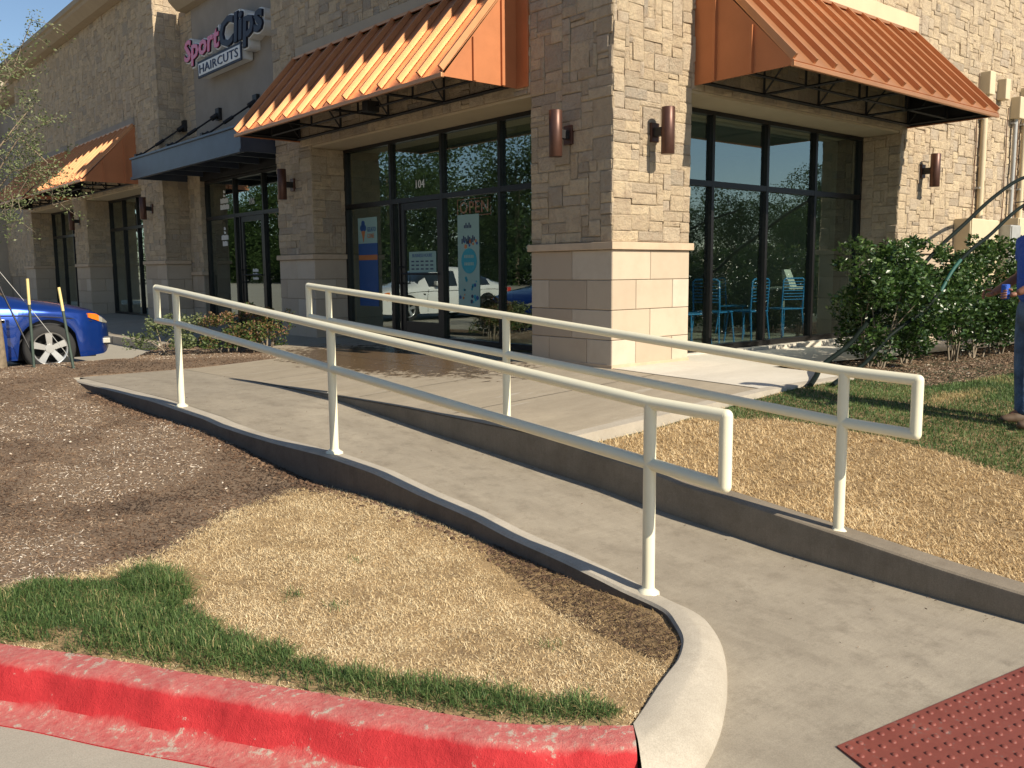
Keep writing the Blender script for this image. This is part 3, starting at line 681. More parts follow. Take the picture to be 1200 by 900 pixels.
# storefronts -------------------------------------------------------------
def storefront(ax, c, lo, hi, muls, ztr, ztop, zbot, door=None, label=None):
    """ax 'X': plane X=c, coordinate along Y. Front face at c-.03"""
    f0 = c - .03; f1 = f0 + .115; w_ = .05
    def bx(mb, a0, a1, z0, z1, m=M_FRAME, d0=f0, d1=f1):
        if ax == 'X': mb.box(d0, d1, a0, a1, z0, z1, m)
        else: mb.box(a0, a1, d0, d1, z0, z1, m)
    edges = [lo + w_/2] + list(muls) + [hi - w_/2]
    fr = MB()
    bx(fr, lo, lo + w_, zbot, ztop); bx(fr, hi - w_, hi, zbot, ztop)
    for m in muls: bx(fr, m - w_/2, m + w_/2, zbot, ztop)
    for a, b in zip(edges[:-1], edges[1:]):
        a_, b_ = a + w_/2, b - w_/2
        bx(fr, a_, b_, ztop - .05, ztop, d0=f0+.002, d1=f1-.002); 
        isdoor = door and abs((a + b)/2 - (door[0] + door[1])/2) < .5
        if not isdoor: bx(fr, a_, b_, zbot, zbot + .07, d0=f0+.002, d1=f1-.002)
        bx(fr, a_, b_, ztr - .035, ztr + .035, d0=f0+.002, d1=f1-.002)
    o = fr.build('window_frame', B)
    for a, b in zip(edges[:-1], edges[1:]):
        a_, b_ = a + w_/2, b - w_/2
        isdoor = door and abs((a + b)/2 - (door[0] + door[1])/2) < .5
        g = MB(); bx(g, a_, b_, ztr + .035, ztop - .05, M_GLASS, f0 + .05, f0 + .056); g.build('pane', o)
        if isdoor:
            d0, d1 = door
            D_ = MB(); s_ = .095; zb = zbot + .01
            bx(D_, d0, d0 + s_, zb, ztr - .04, d0=f0+.02, d1=f0+.07); bx(D_, d1 - s_, d1, zb, ztr - .04, d0=f0+.02, d1=f0+.07)
            bx(D_, d0 + s_, d1 - s_, ztr - .04 - .1, ztr - .04, d0=f0+.022, d1=f0+.068); bx(D_, d0 + s_, d1 - s_, zb, zb + .26, d0=f0+.022, d1=f0+.068)
            od = D_.build('door', B)
            g = MB(); bx(g, d0 + s_, d1 - s_, zb + .26, ztr - .14, M_GLASS, f0 + .042, f0 + .048); g.build('pane', od)
            hm = MB(); ha = d1 - .05 if ax == 'X' else d0 + .05
            def P(a, z, d): return (d, a, z) if ax == 'X' else (a, d, z)
            hm.tube([P(ha, .86, f0+.02), P(ha, .86, f0-.05), P(ha - .0, 1.10, f0-.05), P(ha, 1.10, f0+.02)], .012, M_BLACKMETAL, 8)
            hm.tube([P(d0 + .08, 1.0, f0 - .02), P(d1 - .06, 1.0, f0 - .02)], .014, M_BLACKMETAL, 8)
            hm.build('handle', od)
            for x0_, x1_ in ((a_, d0), (d1, b_)):
                if x1_ - x0_ > .03:
                    jm = MB(); 
                    if x1_ - x0_ > .12:
                        bx(jm, x0_, x0_ + .03, zbot, ztr - .035, d0=f0+.004, d1=f1-.004); bx(jm, x1_ - .03, x1_ - .002, zbot, ztr - .035, d0=f0+.004, d1=f1-.004)
                        g = MB(); bx(g, x0_ + .03, x1_ - .03, zbot, ztr - .035, M_GLASS, f0 + .05, f0 + .056); g.build('pane', o)
                    else: bx(jm, x0_, x1_ - .002, zbot, ztr - .035, d0=f0+.004, d1=f1-.004)
                    jm.build('door_jamb', o)
        else:
            g = MB(); bx(g, a_, b_, zbot + .07, ztr - .035, M_GLASS, f0 + .05, f0 + .056); g.build('pane', o)
    return o
storefront('X', .6, 1.24, 6.45, [2.53, 3.80, 5.095], 2.07, 2.965, .03, door=(3.84, 4.86))
storefront('Y', .6, 1.24, 6.02, [2.415, 3.585, 4.755], 2.085, 2.965, .0)
storefront('X', .68, 7.66, 12.45, [8.75, 9.65, 10.98], 2.18, 2.95, .0, door=(9.70, 10.72))
storefront('X', .6, 14.45, 18.87, [15.55, 16.65, 17.75], 2.2, 2.965, -.02)
storefront('X', .6, 20.08, 24.85, [21.3, 22.5, 23.7], 2.2, 2.965, -.02)
storefront('X', .6, 26.2, 31.2, [27.5, 28.7, 30.0], 2.2, 2.9, -.02)

# ------------------------------------------------------------------ text
def text_mesh(s, size, ext=0.01, shear=0.0, offset=0.0, spacing=1.0, sx=1.0, res=2):
    c = bpy.data.curves.new('t', 'FONT'); c.body = s; c.size = size; c.extrude = ext; c.shear = shear; c.offset = offset; c.space_character = spacing; c.align_x = 'LEFT'; c.resolution_u = res
    o = bpy.data.objects.new('t', c); COL.objects.link(o); bpy.context.view_layer.update()
    dg = bpy.context.evaluated_depsgraph_get(); me = bpy.data.meshes.new_from_object(o.evaluated_get(dg))
    bpy.data.objects.remove(o); bpy.data.curves.remove(c)
    co = np.empty(len(me.vertices)*3, np.float32); me.vertices.foreach_get('co', co); co = co.reshape(-1, 3); co[:, 0] *= sx
    me.vertices.foreach_set('co', co.ravel()); me.update(); return me
RX = Matrix(((0, 0, -1, 0), (-1, 0, 0, 0), (0, 1, 0, 0), (0, 0, 0, 1)))   # local x -> -Y, y -> Z, z -> -X
def text_on_x(name, s, size, x, y, z, m, parent, **k):
    me = text_mesh(s, size, **k); me.transform(RX); me.materials.clear(); me.materials.append(m)
    return obj(name, me, parent, (x, y, z))
def fit(me, w, h):
    co = np.array([v.co[:] for v in me.vertices]); mn = co.min(0); mx = co.max(0)
    for v in me.vertices: v.co.x = (v.co.x - mn[0]) * w / (mx[0]-mn[0]); v.co.y = (v.co.y - mn[1]) * h / (mx[1]-mn[1])
    me.update()
M_SIGNRED = mat_simple('sign red', (0.62, 0.03, 0.09), 0.35, var=0.05, coat=0.5)
M_SIGNNAVY = mat_simple('sign navy', (0.016, 0.018, 0.035), 0.5, var=0.05, spec=0.3)
M_SIGNWHITE = mat_simple('sign white', (0.72, 0.72, 0.70), 0.5, var=0.03)
M_INK = mat_simple('ink blue', (0.02, 0.035, 0.09), 0.6)
sg = empty('shop_sign', (.42, 12.25, 5.2), label='raised red and navy channel letter sign reading SportClips HAIRCUTS on the stucco wall', cat='sign')
def word(s, w_, h_, dy, dz, m, nm):
    for off, ext, mm, xx, name in ((.045, .11, M_SIGNWHITE, .02, nm + '_backing'), (.012, .012, M_SIGNNAVY, -.105, nm + '_outline'), (0.0, .012, m, -.118, nm)):
        me = text_mesh(s, .5, ext=ext, shear=.10, offset=off * .5 + .014, spacing=1.0)
        fit(me, w_ + off*1.6, h_ + off*1.6)
        for v in me.vertices: v.co.x -= off*.8; v.co.y -= off*.8
        me.transform(RX); me.materials.clear(); me.materials.append(mm); obj(name, me, sg, (xx, -dy, dz))
word('Sport', 1.78, .53, 0.0, -.03, M_SIGNRED, 'letters'); word('Clips', 1.86, .68, 1.80, -.13, M_SIGNNAVY, 'letters')
hb = MB(); hb.box(-.12, .12, -2.72, -.68, -.30, -.02, M_SIGNWHITE, .03); hb.build('panel', sg)
hb = MB(); hb.box(-.124, -.10, -2.74, -.66, -.325, .0, M_SIGNNAVY, .01); hb.box(-.128, -.10, -2.69, -.71, -.28, -.045, M_SIGNWHITE, .008); hb.build('panel_border', sg)
me = text_mesh('HAIRCUTS', .2, ext=.006, spacing=1.05); fit(me, 1.84, .16); me.transform(RX); me.materials.append(M_INK); me.materials.clear(); me.materials.append(M_INK); obj('letters', me, sg, (-.134, -.78, -.243))
# door numbers, window signs
n104 = text_on_x('door_number', '104', .17, .612, 4.50, 2.225, M_SIGNWHITE, None, ext=.002, sx=1.0)
tag(n104, 'white house number 104 stuck on the transom glass above the glazed door', 'number')
n106 = text_on_x('door_number', '106', .17, .692, 10.35, 2.36, M_SIGNWHITE, None, ext=.002)
tag(n106, 'small white number on the transom of the shop under the steel canopy', 'number')
M_OPENFR = mat_simple('dark sign case', (0.02, 0.012, 0.012), 0.5)
M_TUBE = mat_simple('unlit neon tube', (0.65, 0.22, 0.18), 0.3)
os_ = empty('open_sign', (.64, 3.52, 1.75), label='unlit dark neon sign with the word OPEN hanging inside the shop window', cat='sign')
m_ = MB(); m_.box(0, .04, -.78, 0, 0, .27, M_OPENFR, .01); m_.build('case', os_)
me = text_mesh('OPEN', .2, ext=.006, spacing=1.1); fit(me, .62, .16); me.transform(RX); me.materials.clear(); me.materials.append(M_TUBE); obj('letters', me, os_, (-.01, -.08, .055))
m_ = MB(); m_.tube([(-.012, -.03, .025), (-.012, -.75, .025), (-.012, -.75, .245), (-.012, -.03, .245), (-.012, -.03, .025)], .007, M_TUBE, 6); m_.build('tube', os_)
M_PAPER = mat_simple('pale poster paper', (0.26, 0.40, 0.36), 0.7, var=.03)
M_PBLUE = mat_simple('poster blue', (0.02, 0.08, 0.24), 0.6, var=.05)
M_PTEAL = mat_simple('poster teal', (0.02, 0.28, 0.36), 0.6, var=.05)
M_PORG = mat_simple('poster orange', (0.45, 0.16, 0.05), 0.6, var=.05)
p1 = empty('window_poster', (.612, 6.12, .5), label='tall blue poster with an ice cream cone at its top', cat='poster')
m_ = MB(); m_.box(0, .006, -.56, 0, 0, .98, M_PBLUE); m_.build('blue_field', p1)
m_ = MB(); m_.box(0, .006, -.56, 0, .981, 1.38, M_PAPER); m_.build('header', p1)
m_ = MB(); m_.box(-.003, 0, -.56, 0, .72, .80, M_PORG); m_.build('orange_stripe', p1)
m_ = MB(); m_.prism([(-.16, 1.0), (-.10, 1.18), (-.22, 1.18)], 0, -.004, 0, M_PORG)
for a, b in ((-.12, 1.22), (-.20, 1.22), (-.16, 1.29)): m_.tube([(-.006, a, b), (0, a, b)], .05, M_PBLUE, 12)
m_.build('cone_picture', p1)
for s_, z_, mm in (('GELATO', 1.16, M_PBLUE), ('CONE', 1.06, M_PORG)):
    me = text_mesh(s_, .1, ext=.002); fit(me, .25 if s_ == 'GELATO' else .2, .07); me.transform(RX); me.materials.clear(); me.materials.append(mm); obj('letters', me, p1, (-.003, -.28, z_))
p2 = empty('window_poster', (.612, 3.48, .55), label='tall pale teal poster with a round badge and fruit shapes under the OPEN sign', cat='poster')
m_ = MB(); m_.box(0, .006, -.47, 0, 0, 1.24, M_PAPER); m_.build('sheet', p2)
m_ = MB(); m_.tube([(-.004, -.25, .62), (0, -.25, .62)], .17, M_PTEAL, 24); m_.build('round_badge', p2)
m_ = MB()
for k in range(26):
    a = rnd.uniform(.04, .43); b = rnd.uniform(.05, .42) if k < 18 else rnd.uniform(.8, .9)
    m_.tube([(-.004, -a, b), (0, -a, b)], rnd.uniform(.012, .032), rnd.choice((M_PTEAL, M_PORG, M_PBLUE, M_INK)), 6)
m_.build('fruit_pictures', p2, kind='stuff')
m_ = MB()
for k in range(9): m_.box(-.004, 0, -(.09+k*.034), -(.112+k*.034), .85 + .02*((k*7) % 3), .92 + .02*((k*5) % 3), M_INK)
for k in range(5): m_.box(-.004, 0, -(.15+k*.034), -(.17+k*.034), 1.06, 1.10 + .03*((k*3) % 2), M_INK)
for k in range(6): m_.box(-.0065, -.004, -(.15+k*.036), -(.175+k*.036), .66, .70, M_PAPER); m_.box(-.0065, -.004, -(.15+k*.036), -(.175+k*.036), .56, .60, M_PAPER)
m_.build('lettering', p2, kind='stuff')
hs = empty('hours_sign', (.597, 4.72, 1.02), label='small pale business hours notice on the glass of the shop door', cat='notice')
m_ = MB(); m_.box(0, .004, -.74, -.06, 0, .30, M_PAPER); m_.build('sheet', hs)
me = text_mesh('BUSINESS HOURS', .06, ext=.001); fit(me, .5, .05); me.transform(RX); me.materials.clear(); me.materials.append(M_PBLUE); obj('letters', me, hs, (-.002, -.15, .22))
m_ = MB()
for r_ in range(3):
    for k in range(5): m_.box(-.003, 0, -(.12+k*.12), -(.19+k*.12), .04 + r_*.055, .06 + r_*.055, M_INK)
m_.build('lettering', hs, kind='stuff')
def sticker(name, y, z, x, rows, label, parent=None):
    m_ = MB()
    for k, (w_, h_, gap) in enumerate(rows):
        zz = -sum(r[1] + .025 for r in rows[:k]); n = max(1, int(w_ / .05))
        for i in range(n): m_.box(-.002, 0, -(w_/2 - i*.05 - .04) , -(w_/2 - i*.05), zz - h_, zz - (.0 if i % 3 else .012), M_SIGNWHITE)
    return m_.build(name, None, (x, y, z), label=label, cat='sticker')
sticker('window_sticker', 11.55, 2.72, .695, [(.14, .06, 0), (.12, .05, 0), (.42, .10, 0), (.48, .10, 0)], 'upper white lettering sticker on the left pane of the shop under the steel canopy')
sticker('window_sticker', 11.60, 1.98, .695, [(.14, .06, 0), (.14, .05, 0), (.36, .10, 0), (.26, .10, 0)], 'lower white lettering sticker on the left pane of the shop under the steel canopy')
sticker('window_sticker', 10.2, 1.12, .69, [(.30, .06, 0), (.30, .05, 0), (.30, .05, 0)], 'small white opening times sticker on the dark door left of the stone pier')
lb = MB(); lb.prism([(-.10, 0), (.10, 0), (.12, .14), (.06, .24), (-.06, .24), (-.12, .14)], 0, 0, .01, M_FRAME); lb.tube([(.005, 0, .24), (.005, 0, .40)], .003, M_FRAME, 5)
lb.build('hanging_tag', None, (.66, 4.45, 1.62), label='small dark tag hanging behind the upper glass of the entrance door', cat='tag')
lb.build('hanging_tag', None, (.72, 1.85, 1.55), label='small dark tag hanging in the pane next to the corner pillar', cat='tag')

# ------------------------------------------------------------------ awnings
def awning(name, along, a0, a1, d, ze, zt, nribs, label, rightpanel=True, strip=0.0, far=0.0):
    """local frame: x along wall to the viewer's right.. built in coordinates (a, out, z); mapped per facade"""
    if along == 'Y': mp = lambda a, o_, z: (-o_, a, z)
    else: mp = lambda a, o_, z: (a, -o_, z)
    base = mp((a0 + a1)/2, 0, 0); root = empty(name, (base[0], base[1], ze), label=label, cat='awning', group='copper coloured shop awnings')
    def put(mb, nm, k=None):
        mb.V = [(v[0]-base[0], v[1]-base[1], v[2]-ze) for v in mb.V]; return mb.build(nm, root)
    th = .02
    def quadplate(mb, pts, nrm, t, m):
        P = [Vector(mp(*p)) for p in pts]; n = (P[1]-P[0]).cross(P[2]-P[0]).normalized()*t
        V = [p[:] for p in P] + [(p + n)[:] for p in P]; k = len(P)
        mb.add(V, [tuple(range(k)), tuple(range(2*k-1, k-1, -1))] + [(i, (i+1) % k, (i+1) % k + k, i + k) for i in range(k)], m)
    rs = MB(); quadplate(rs, [(a0, d, ze), (a1, d, ze), (a1, .03, zt), (a0, .03, zt)], None, th, M_COP); put(rs, 'roof_sheet')
    ln = MB(); quadplate(ln, [(a1 - .03, d - .06, ze - .012), (a0 + .03, d - .06, ze - .012), (a0 + .03, .05, zt - .115), (a1 - .03, .05, zt - .115)], None, .006, M_BLACKMETAL)  # dark sheet added below the roof sheet so the underside reads dark
    for a_ in (a0 + .024, a1 - .032): P = [mp(aa, *q_) for aa in (a_, a_ + .006) for q_ in ((.0, ze - .02), (d - .03, ze - .02), (.02, zt - .05))]; ln.add(P, [(0, 1, 2), (5, 4, 3), (0, 3, 4, 1), (1, 4, 5, 2), (2, 5, 3, 0)], M_BLACKMETAL)
    put(ln, 'dark_underside')
    # standing seams, each its own part
    sl = Vector((d - .03, 0, zt - ze)); L = math.hypot(d - .03, zt - ze); nx, nz = (zt - ze)/L, (d - .03)/L
    for i in range(nribs + 1):
        a = a0 + .02 + (a1 - a0 - .04) * i / nribs; rb = MB(); hw = .020; hh = .066
        P = []
        for (o_, z) in ((d - .015, ze + .03), (.035, zt + .0)):
            P += [mp(a - hw, o_, z), mp(a + hw, o_, z), mp(a + hw*.8, o_ + nx*hh, z + nz*hh), mp(a - hw*.8, o_ + nx*hh, z + nz*hh)]
        rb.add(P, [(0, 1, 2, 3), (7, 6, 5, 4), (0, 4, 5, 1), (1, 5, 6, 2), (2, 6, 7, 3), (3, 7, 4, 0)], M_COP); put(rb, 'standing_seam')
    # side panels (triangles) with seams
    for a, sgn in ((a0, 1), (a1, -1)):
        sp = MB(); P = [mp(a, 0.0, ze - .035), mp(a, d, ze - .03), mp(a, d, ze), mp(a, .0, zt)]; Q = [mp(a + sgn*.02, *q_) for q_ in ((0.0, ze - .035), (d, ze - .03), (d, ze), (.0, zt))]
        sp.add(P + Q, [(0, 1, 2, 3), (7, 6, 5, 4), (0, 4, 5, 1), (1, 5, 6, 2), (2, 6, 7, 3), (3, 7, 4, 0)], M_COPP); put(sp, 'side_panel')
        for fr_ in (.22, .60):
            o_ = d*fr_; zz = zt + (ze - zt)*fr_ - .05; sb = MB()
            x0 = a - sgn*.028; P = []
            for aa in (x0, a + sgn*.001):
                P += [mp(aa, o_ - .02, ze - .03), mp(aa, o_ + .02, ze - .03), mp(aa, o_ + .02, zz - .0), mp(aa, o_ - .02, zz + .0)]
            sb.add(P, [(0, 1, 2, 3), (7, 6, 5, 4), (0, 4, 5, 1), (1, 5, 6, 2), (2, 6, 7, 3), (3, 7, 4, 0)], M_COPP); put(sb, 'panel_seam')
    ev = MB()
    e0 = mp(a0 - .01, d - .02, ze - .045); e1 = mp(a1 + .01, d + .022, ze + .002); ev.box(e0[0], e1[0], e0[1], e1[1], e0[2], e1[2], M_COP, .006); put(ev, 'eave_trim')
    tf = MB(); e0 = mp(a0, -.0, zt + .02); e1 = mp(a1, .075, zt + .055); tf.box(e0[0], e1[0], e0[1], e1[1], e0[2], e1[2], M_COP); put(tf, 'flashing')
    if strip:
        s_ = MB(); e0 = mp(a0 - strip, -.01, ze - .04); e1 = mp(a0, .028, zt + 1.6); s_.box(e0[0], e1[0], e0[1], e1[1], e0[2], e1[2], M_COPP, .004); put(s_, 'wall_flashing')
    # steel brackets
    nb = max(2, round((a1 - a0) / 1.2))
    for i in range(nb + 1):
        a = a0 + .08 + (a1 - a0 - .16) * i / nb; t = MB(); r_ = .017
        t.tube([mp(a, .0, ze + .01), mp(a, d - .04, ze + .01)], r_, M_BLACKMETAL, 4, smooth=False)
        t.tube([mp(a, .05, zt - .06), mp(a, d - .04, ze + .03)], r_, M_BLACKMETAL, 4, smooth=False)
        t.tube([mp(a, .04, ze), mp(a, .04, zt - .06)], r_, M_BLACKMETAL, 4, smooth=False)
        t.tube([mp(a, d*.48, ze + .01), mp(a, d*.48, ze + (zt - ze)*.5)], r_, M_BLACKMETAL, 4, smooth=False)
        t.tube([mp(a, .04, ze + .02), mp(a, d*.48, ze + (zt - ze)*.5)], r_*.8, M_BLACKMETAL, 4, smooth=False)
        put(t, 'bracket')
    bm_ = MB(); bm_.tube([mp(a0 + .03, .05, ze), mp(a1 - .03, .05, ze)], .022, M_BLACKMETAL, 4, smooth=False); bm_.tube([mp(a0 + .03, d - .06, ze - .01), mp(a1 - .03, d - .06, ze - .01)], .022, M_BLACKMETAL, 4, smooth=False)
    bm_.tube([mp(a0 + .03, d*.48, ze + .02), mp(a1 - .03, d*.48, ze + .02)], .016, M_BLACKMETAL, 4, smooth=False); put(bm_, 'purlin')
    return root
awning('awning', 'Y', 1.475, 6.80, 1.06, 3.115, 4.31, 13, 'copper ribbed awning over the glazed entrance left of the corner pillar', strip=.20)
awning('awning', 'X', 1.285, 6.20, 1.235, 3.075, 4.33, 13, 'terracotta ribbed awning over the sunlit window right of the corner pillar')
awning('awning', 'Y', 14.62, 19.15, 1.2, 3.08, 4.31, 12, 'orange awning on the left wing beside the steel canopy')
awning('awning', 'Y', 20.15, 24.6, 1.2, 3.08, 4.31, 12, 'farthest copper awning, behind the young tree at the left edge')
# floodlight under awning 1
fl = MB(); fl.box(-.09, .09, -.07, .07, -.1, .04, M_BLACKMETAL, .01); fl.tube([(0, 0, .04), (0, 0, .25)], .012, M_BLACKMETAL, 6)
fl.build('flood_light', None, (-.55, 3.75, 3.17), label='small black flood light fixed under the awning over the entrance', cat='lamp')

# steel canopy with rods
cr = empty('steel_canopy', (-.6, 10.4, 3.0), label='flat blue grey steel canopy hung on tie rods under the shop letter sign', cat='canopy')
m_ = MB(); m_.box(.0, .035, -2.72, 2.72, 0, .40, M_CANOPY, .005); m_.box(-.03, .05, -2.74, 2.74, .385, .42, M_CANOPY); m_.box(-.03, .06, -2.74, 2.74, -.02, .03, M_CANOPY); m_.build('fascia', cr)
for y in (-2.70, 2.70): m_ = MB(); m_.box(.037, 1.14, y - .02, y + .02, .0, .40, M_CANOPY); m_.build('end_channel', cr)
m_ = MB(); m_.box(.04, 1.14, -2.67, 2.67, .20, .24, M_BLACKMETAL); m_.build('deck', cr)
for y in (-1.8, -.9, 0, .9, 1.8): m_ = MB(); m_.box(.05, 1.13, y - .03, y + .03, .04, .19, M_CANOPY); m_.build('beam', cr)
for y0 in (-.95, .79, 2.62):
    m_ = MB(); a = Vector((1.11, y0, 1.16)); b_ = Vector((.10, y0, .44))
    m_.tube([a, b_], .017, M_BLACKMETAL, 8); mid = a.lerp(b_, .45); mid2 = a.lerp(b_, .62); m_.tube([mid, mid2], .032, M_BLACKMETAL, 8)
    m_.tube([a, a.lerp(b_, .14)], .05, M_BLACKMETAL, 8); m_.tube([b_.lerp(a, .1), b_], .045, M_BLACKMETAL, 8); m_.box(1.08, 1.15, y0 - .09, y0 + .09, 1.05, 1.28, M_BLACKMETAL, .008)
    m_.box(.05, .15, y0 - .05, y0 + .05, .42, .5, M_BLACKMETAL); m_.build('tie_rod', cr)

# ------------------------------------------------------------------ wall lamps
def lamp(loc, rz, label):
    r_ = empty('wall_lamp', loc, rz, label=label, cat='wall lamp', group='bronze cylinder wall lamps')
    if not hasattr(lamp, 'm'):
        a = MB(); n = 28
        prof = [(.066, -.24), (.070, -.236), (.070, .236), (.066, .24), (.060, .24), (.058, .21)]
        V = [(math.cos(2*math.pi*k/n)*r0, -.205 + math.sin(2*math.pi*k/n)*r0, z) for r0, z in prof for k in range(n)]
        F = [(i*n+k, i*n+(k+1) % n, (i+1)*n+(k+1) % n, (i+1)*n+k) for i in range(len(prof)-1) for k in range(n)]
        F.append(tuple(range(n))[::-1]); F.append(tuple(range((len(prof)-1)*n, len(prof)*n)))
        a.add(V, F, M_BRONZE, True)
        bm_ = MB(); bm_.box(-.035, .035, -.15, -.03, -.045, .045, M_BLACKMETAL, .005)
        c_ = MB(); c_.box(-.062, .062, -.036, .03, -.10, .10, M_BRONZE, .008)
        lamp.m = (a.mesh('cylinder_shade'), bm_.mesh('arm'), c_.mesh('back_plate'))
        for p in lamp.m[0].polygons:
            if len(p.vertices) > 4: p.use_smooth = False
    for nm, me in zip(('cylinder_shade', 'arm', 'back_plate'), lamp.m): obj(nm, me, r_)
lamp((-.0, .635, 2.465), R(-90), 'bronze cylinder lamp on the shaded left face of the corner pillar')
lamp((.615, -.0, 2.47), 0, 'bronze cylinder lamp on the sunlit right face of the corner pillar')
lamp((6.69, -.0, 2.46), 0, 'bronze cylinder lamp on the sunlit wall near the electrical cabinets')
lamp((-.0, 7.06, 2.44), R(-90), 'bronze cylinder lamp on the pier between the two shop entrances')
lamp((-.0, 13.78, 2.45), R(-90), 'bronze cylinder lamp on the pier left of the steel canopy')
lamp((-.0, 19.5, 2.45), R(-90), 'small distant bronze lamp on the pier between the two left awnings')

# ------------------------------------------------------------------ handrails
def handrail(name, top, mid, posts, ends, label, r_=.0300):
    """posts: list of (xy, top z, mid z, base z)"""
    base = posts[0][0]; o = (base[0], base[1], posts[0][3])
    root = empty(name, o, label=label, cat='handrail')
    L_ = lambda p: (p[0]-o[0], p[1]-o[1], p[2]-o[2])
    m_ = MB(); m_.tube([L_(p) for p in top], r_, M_RAIL, 16); m_.build('top_rail', root)
    m_ = MB(); m_.tube([L_(p) for p in mid], r_, M_RAIL, 16); m_.build('lower_rail', root)
    for p, q_ in ends:
        m_ = MB(); m_.tube([L_(p), L_(q_)], r_ * .995, M_RAIL, 16)
        for c in (p, q_):
            bm = bmesh.new(); bmesh.ops.create_uvsphere(bm, u_segments=14, v_segments=8, radius=r_ * 1.0)
            bm.verts.index_update(); m_.add([tuple(np.array(v.co) + np.array(L_(c))) for v in bm.verts], [[v.index for v in f.verts] for f in bm.faces], M_RAIL, True); bm.free()
        m_.build('end_loop', root)
    for xy, zt, zm, zb in posts:
        m_ = MB(); m_.tube([L_((xy[0], xy[1], zb - .02)), L_((xy[0], xy[1], zt - .005))], r_, M_RAIL, 16, cap=False); p_ = m_.build('post', root)
        f_ = MB(); c = L_((xy[0], xy[1], zb)); n = 14; rr = [(.058, -.03), (.055, .005), (.042, .012), (.0305, .024), (.029, .026)]
        j_ = random.Random(int(xy[1]*100)); js = [1 + j_.uniform(-.14, .14) for _ in range(n)]
        V = [(c[0] + math.cos(2*math.pi*k/n)*a*(js[k] if a > .03 else 1), c[1] + math.sin(2*math.pi*k/n)*a*(js[k] if a > .03 else 1), c[2] + z) for a, z in rr for k in range(n)]
        f_.add(V, [(i*n+k, i*n+(k+1) % n, (i+1)*n+(k+1) % n, (i+1)*n+k) for i in range(len(rr)-1) for k in range(n)], M_RAIL, True); f_.build('foot', p_)
nl = lambda u, z, v=0.0: (*uv(u, v), z)
handrail('handrail', [nl(5.63, .900), nl(5.2, .868), nl(2.72, .652), nl(1.67, .561), nl(0, .410), nl(-.41, .394)],
         [nl(5.68, .603), nl(5.23, .588), nl(2.74, .370), nl(0, .122), nl(-.41, .082)],
         [(uv(5.24, 0), .865, .588, -.150), (uv(2.73, 0), .652, .370, -.212), (uv(0, 0), .410, .122, -.503)],
         [(nl(5.66, .900), nl(5.66, .603)), (nl(-.41, .394), nl(-.41, .082))], 'cream pipe handrail on the near kerb of the ramp')
V1 = 1.333
handrail('handrail', [nl(5.24, .899, V1), nl(2.40, .690, V1), nl(-.28, .469, V1), nl(-.68, .452, V1)],
         [nl(5.24, .597, V1), nl(2.40, .398, V1), nl(-.28, .188, V1), nl(-.68, .170, V1)],
         [(uv(4.88, V1), .872, .572, -.14), (uv(2.40, V1), .690, .398, -.16), (uv(-.285, V1), .469, .188, -.428)],
         [(nl(5.24, .899, V1), nl(5.24, .597, V1)), (nl(-.68, .452, V1), nl(-.68, .170, V1))], 'cream pipe handrail on the far kerb of the ramp, nearer the building')

# ------------------------------------------------------------------ grass, mulch
def blades(P, length, width, pitch, tone, curl=.35):
    """P (n,3); arrays; two-segment blades"""
    n = len(P); az = rng.uniform(0, 2*np.pi, n)
    d = np.stack([np.cos(az)*np.cos(pitch), np.sin(az)*np.cos(pitch), np.sin(pitch)], 1)
    s = np.stack([-np.sin(az), np.cos(az), rng.uniform(-.4, .4, n)], 1) * (width/2)[:, None]
    mid = P + d * (length*.55)[:, None]; d2 = d.copy(); d2[:, 2] -= curl * rng.uniform(0.2, 1.3, n); d2[:, :2] += rng.normal(0, .25, (n, 2)); tip = mid + d2 * (length*.5)[:, None]
    V = np.stack([P - s, P + s, mid + s*.8, mid - s*.8, tip], 1).reshape(-1, 3); b = np.arange(n)[:, None]*5
    return V, [b + np.array([[0, 1, 2, 3]]), b + np.array([[3, 2, 4]])], np.repeat(tone, 5)
def scatter(poly, dens, zf, bbox=None):
    P = np.array(poly); mn = P.min(0); mx = P.max(0); n = int((mx-mn)[0]*(mx-mn)[1]*dens)
    x = rng.uniform(mn[0], mx[0], n); y = rng.uniform(mn[1], mx[1], n); m = in_poly(x, y, P); x = x[m]; y = y[m]
    return np.stack([x, y, zf(x, y)], 1)
CURBIN = [(-3.845, -2.9), (-3.78, -3.5), (-3.775, -3.80), (-3.80, -3.98), (-3.905, -4.12), (-4.05, -4.22), (-4.22, -4.31), (-4.39, -4.39), (-4.55, -4.465), (-4.69, -4.535)]
TANB = [(-6.9, -1.2), (-6.05, -1.70), (-5.67, -1.74), (-5.32, -1.66), (-4.92, -1.33), (-4.5, -1.05), (-4.1, -0.93), (-3.94, -1.10)]
GREEN = [(-6.05, -1.77), (-5.84, -1.83), (-5.55, -1.92), (-5.33, -2.0), (-5.36, -2.3), (-5.43, -2.74), (-5.37, -3.10), (-5.25, -3.46), (-5.17, -3.64), (-5.03, -3.84), (-4.84, -4.10), (-4.68, -4.28), (-4.64, -4.42), (-4.66, -4.50)]
ISL = TANB + CURBIN + [tuple(p) for p in REDI[1:8]]
GP = GREEN + [tuple(p) for p in REDI[:8]] + [(-7.2, -.9), (-6.6, -1.6)]
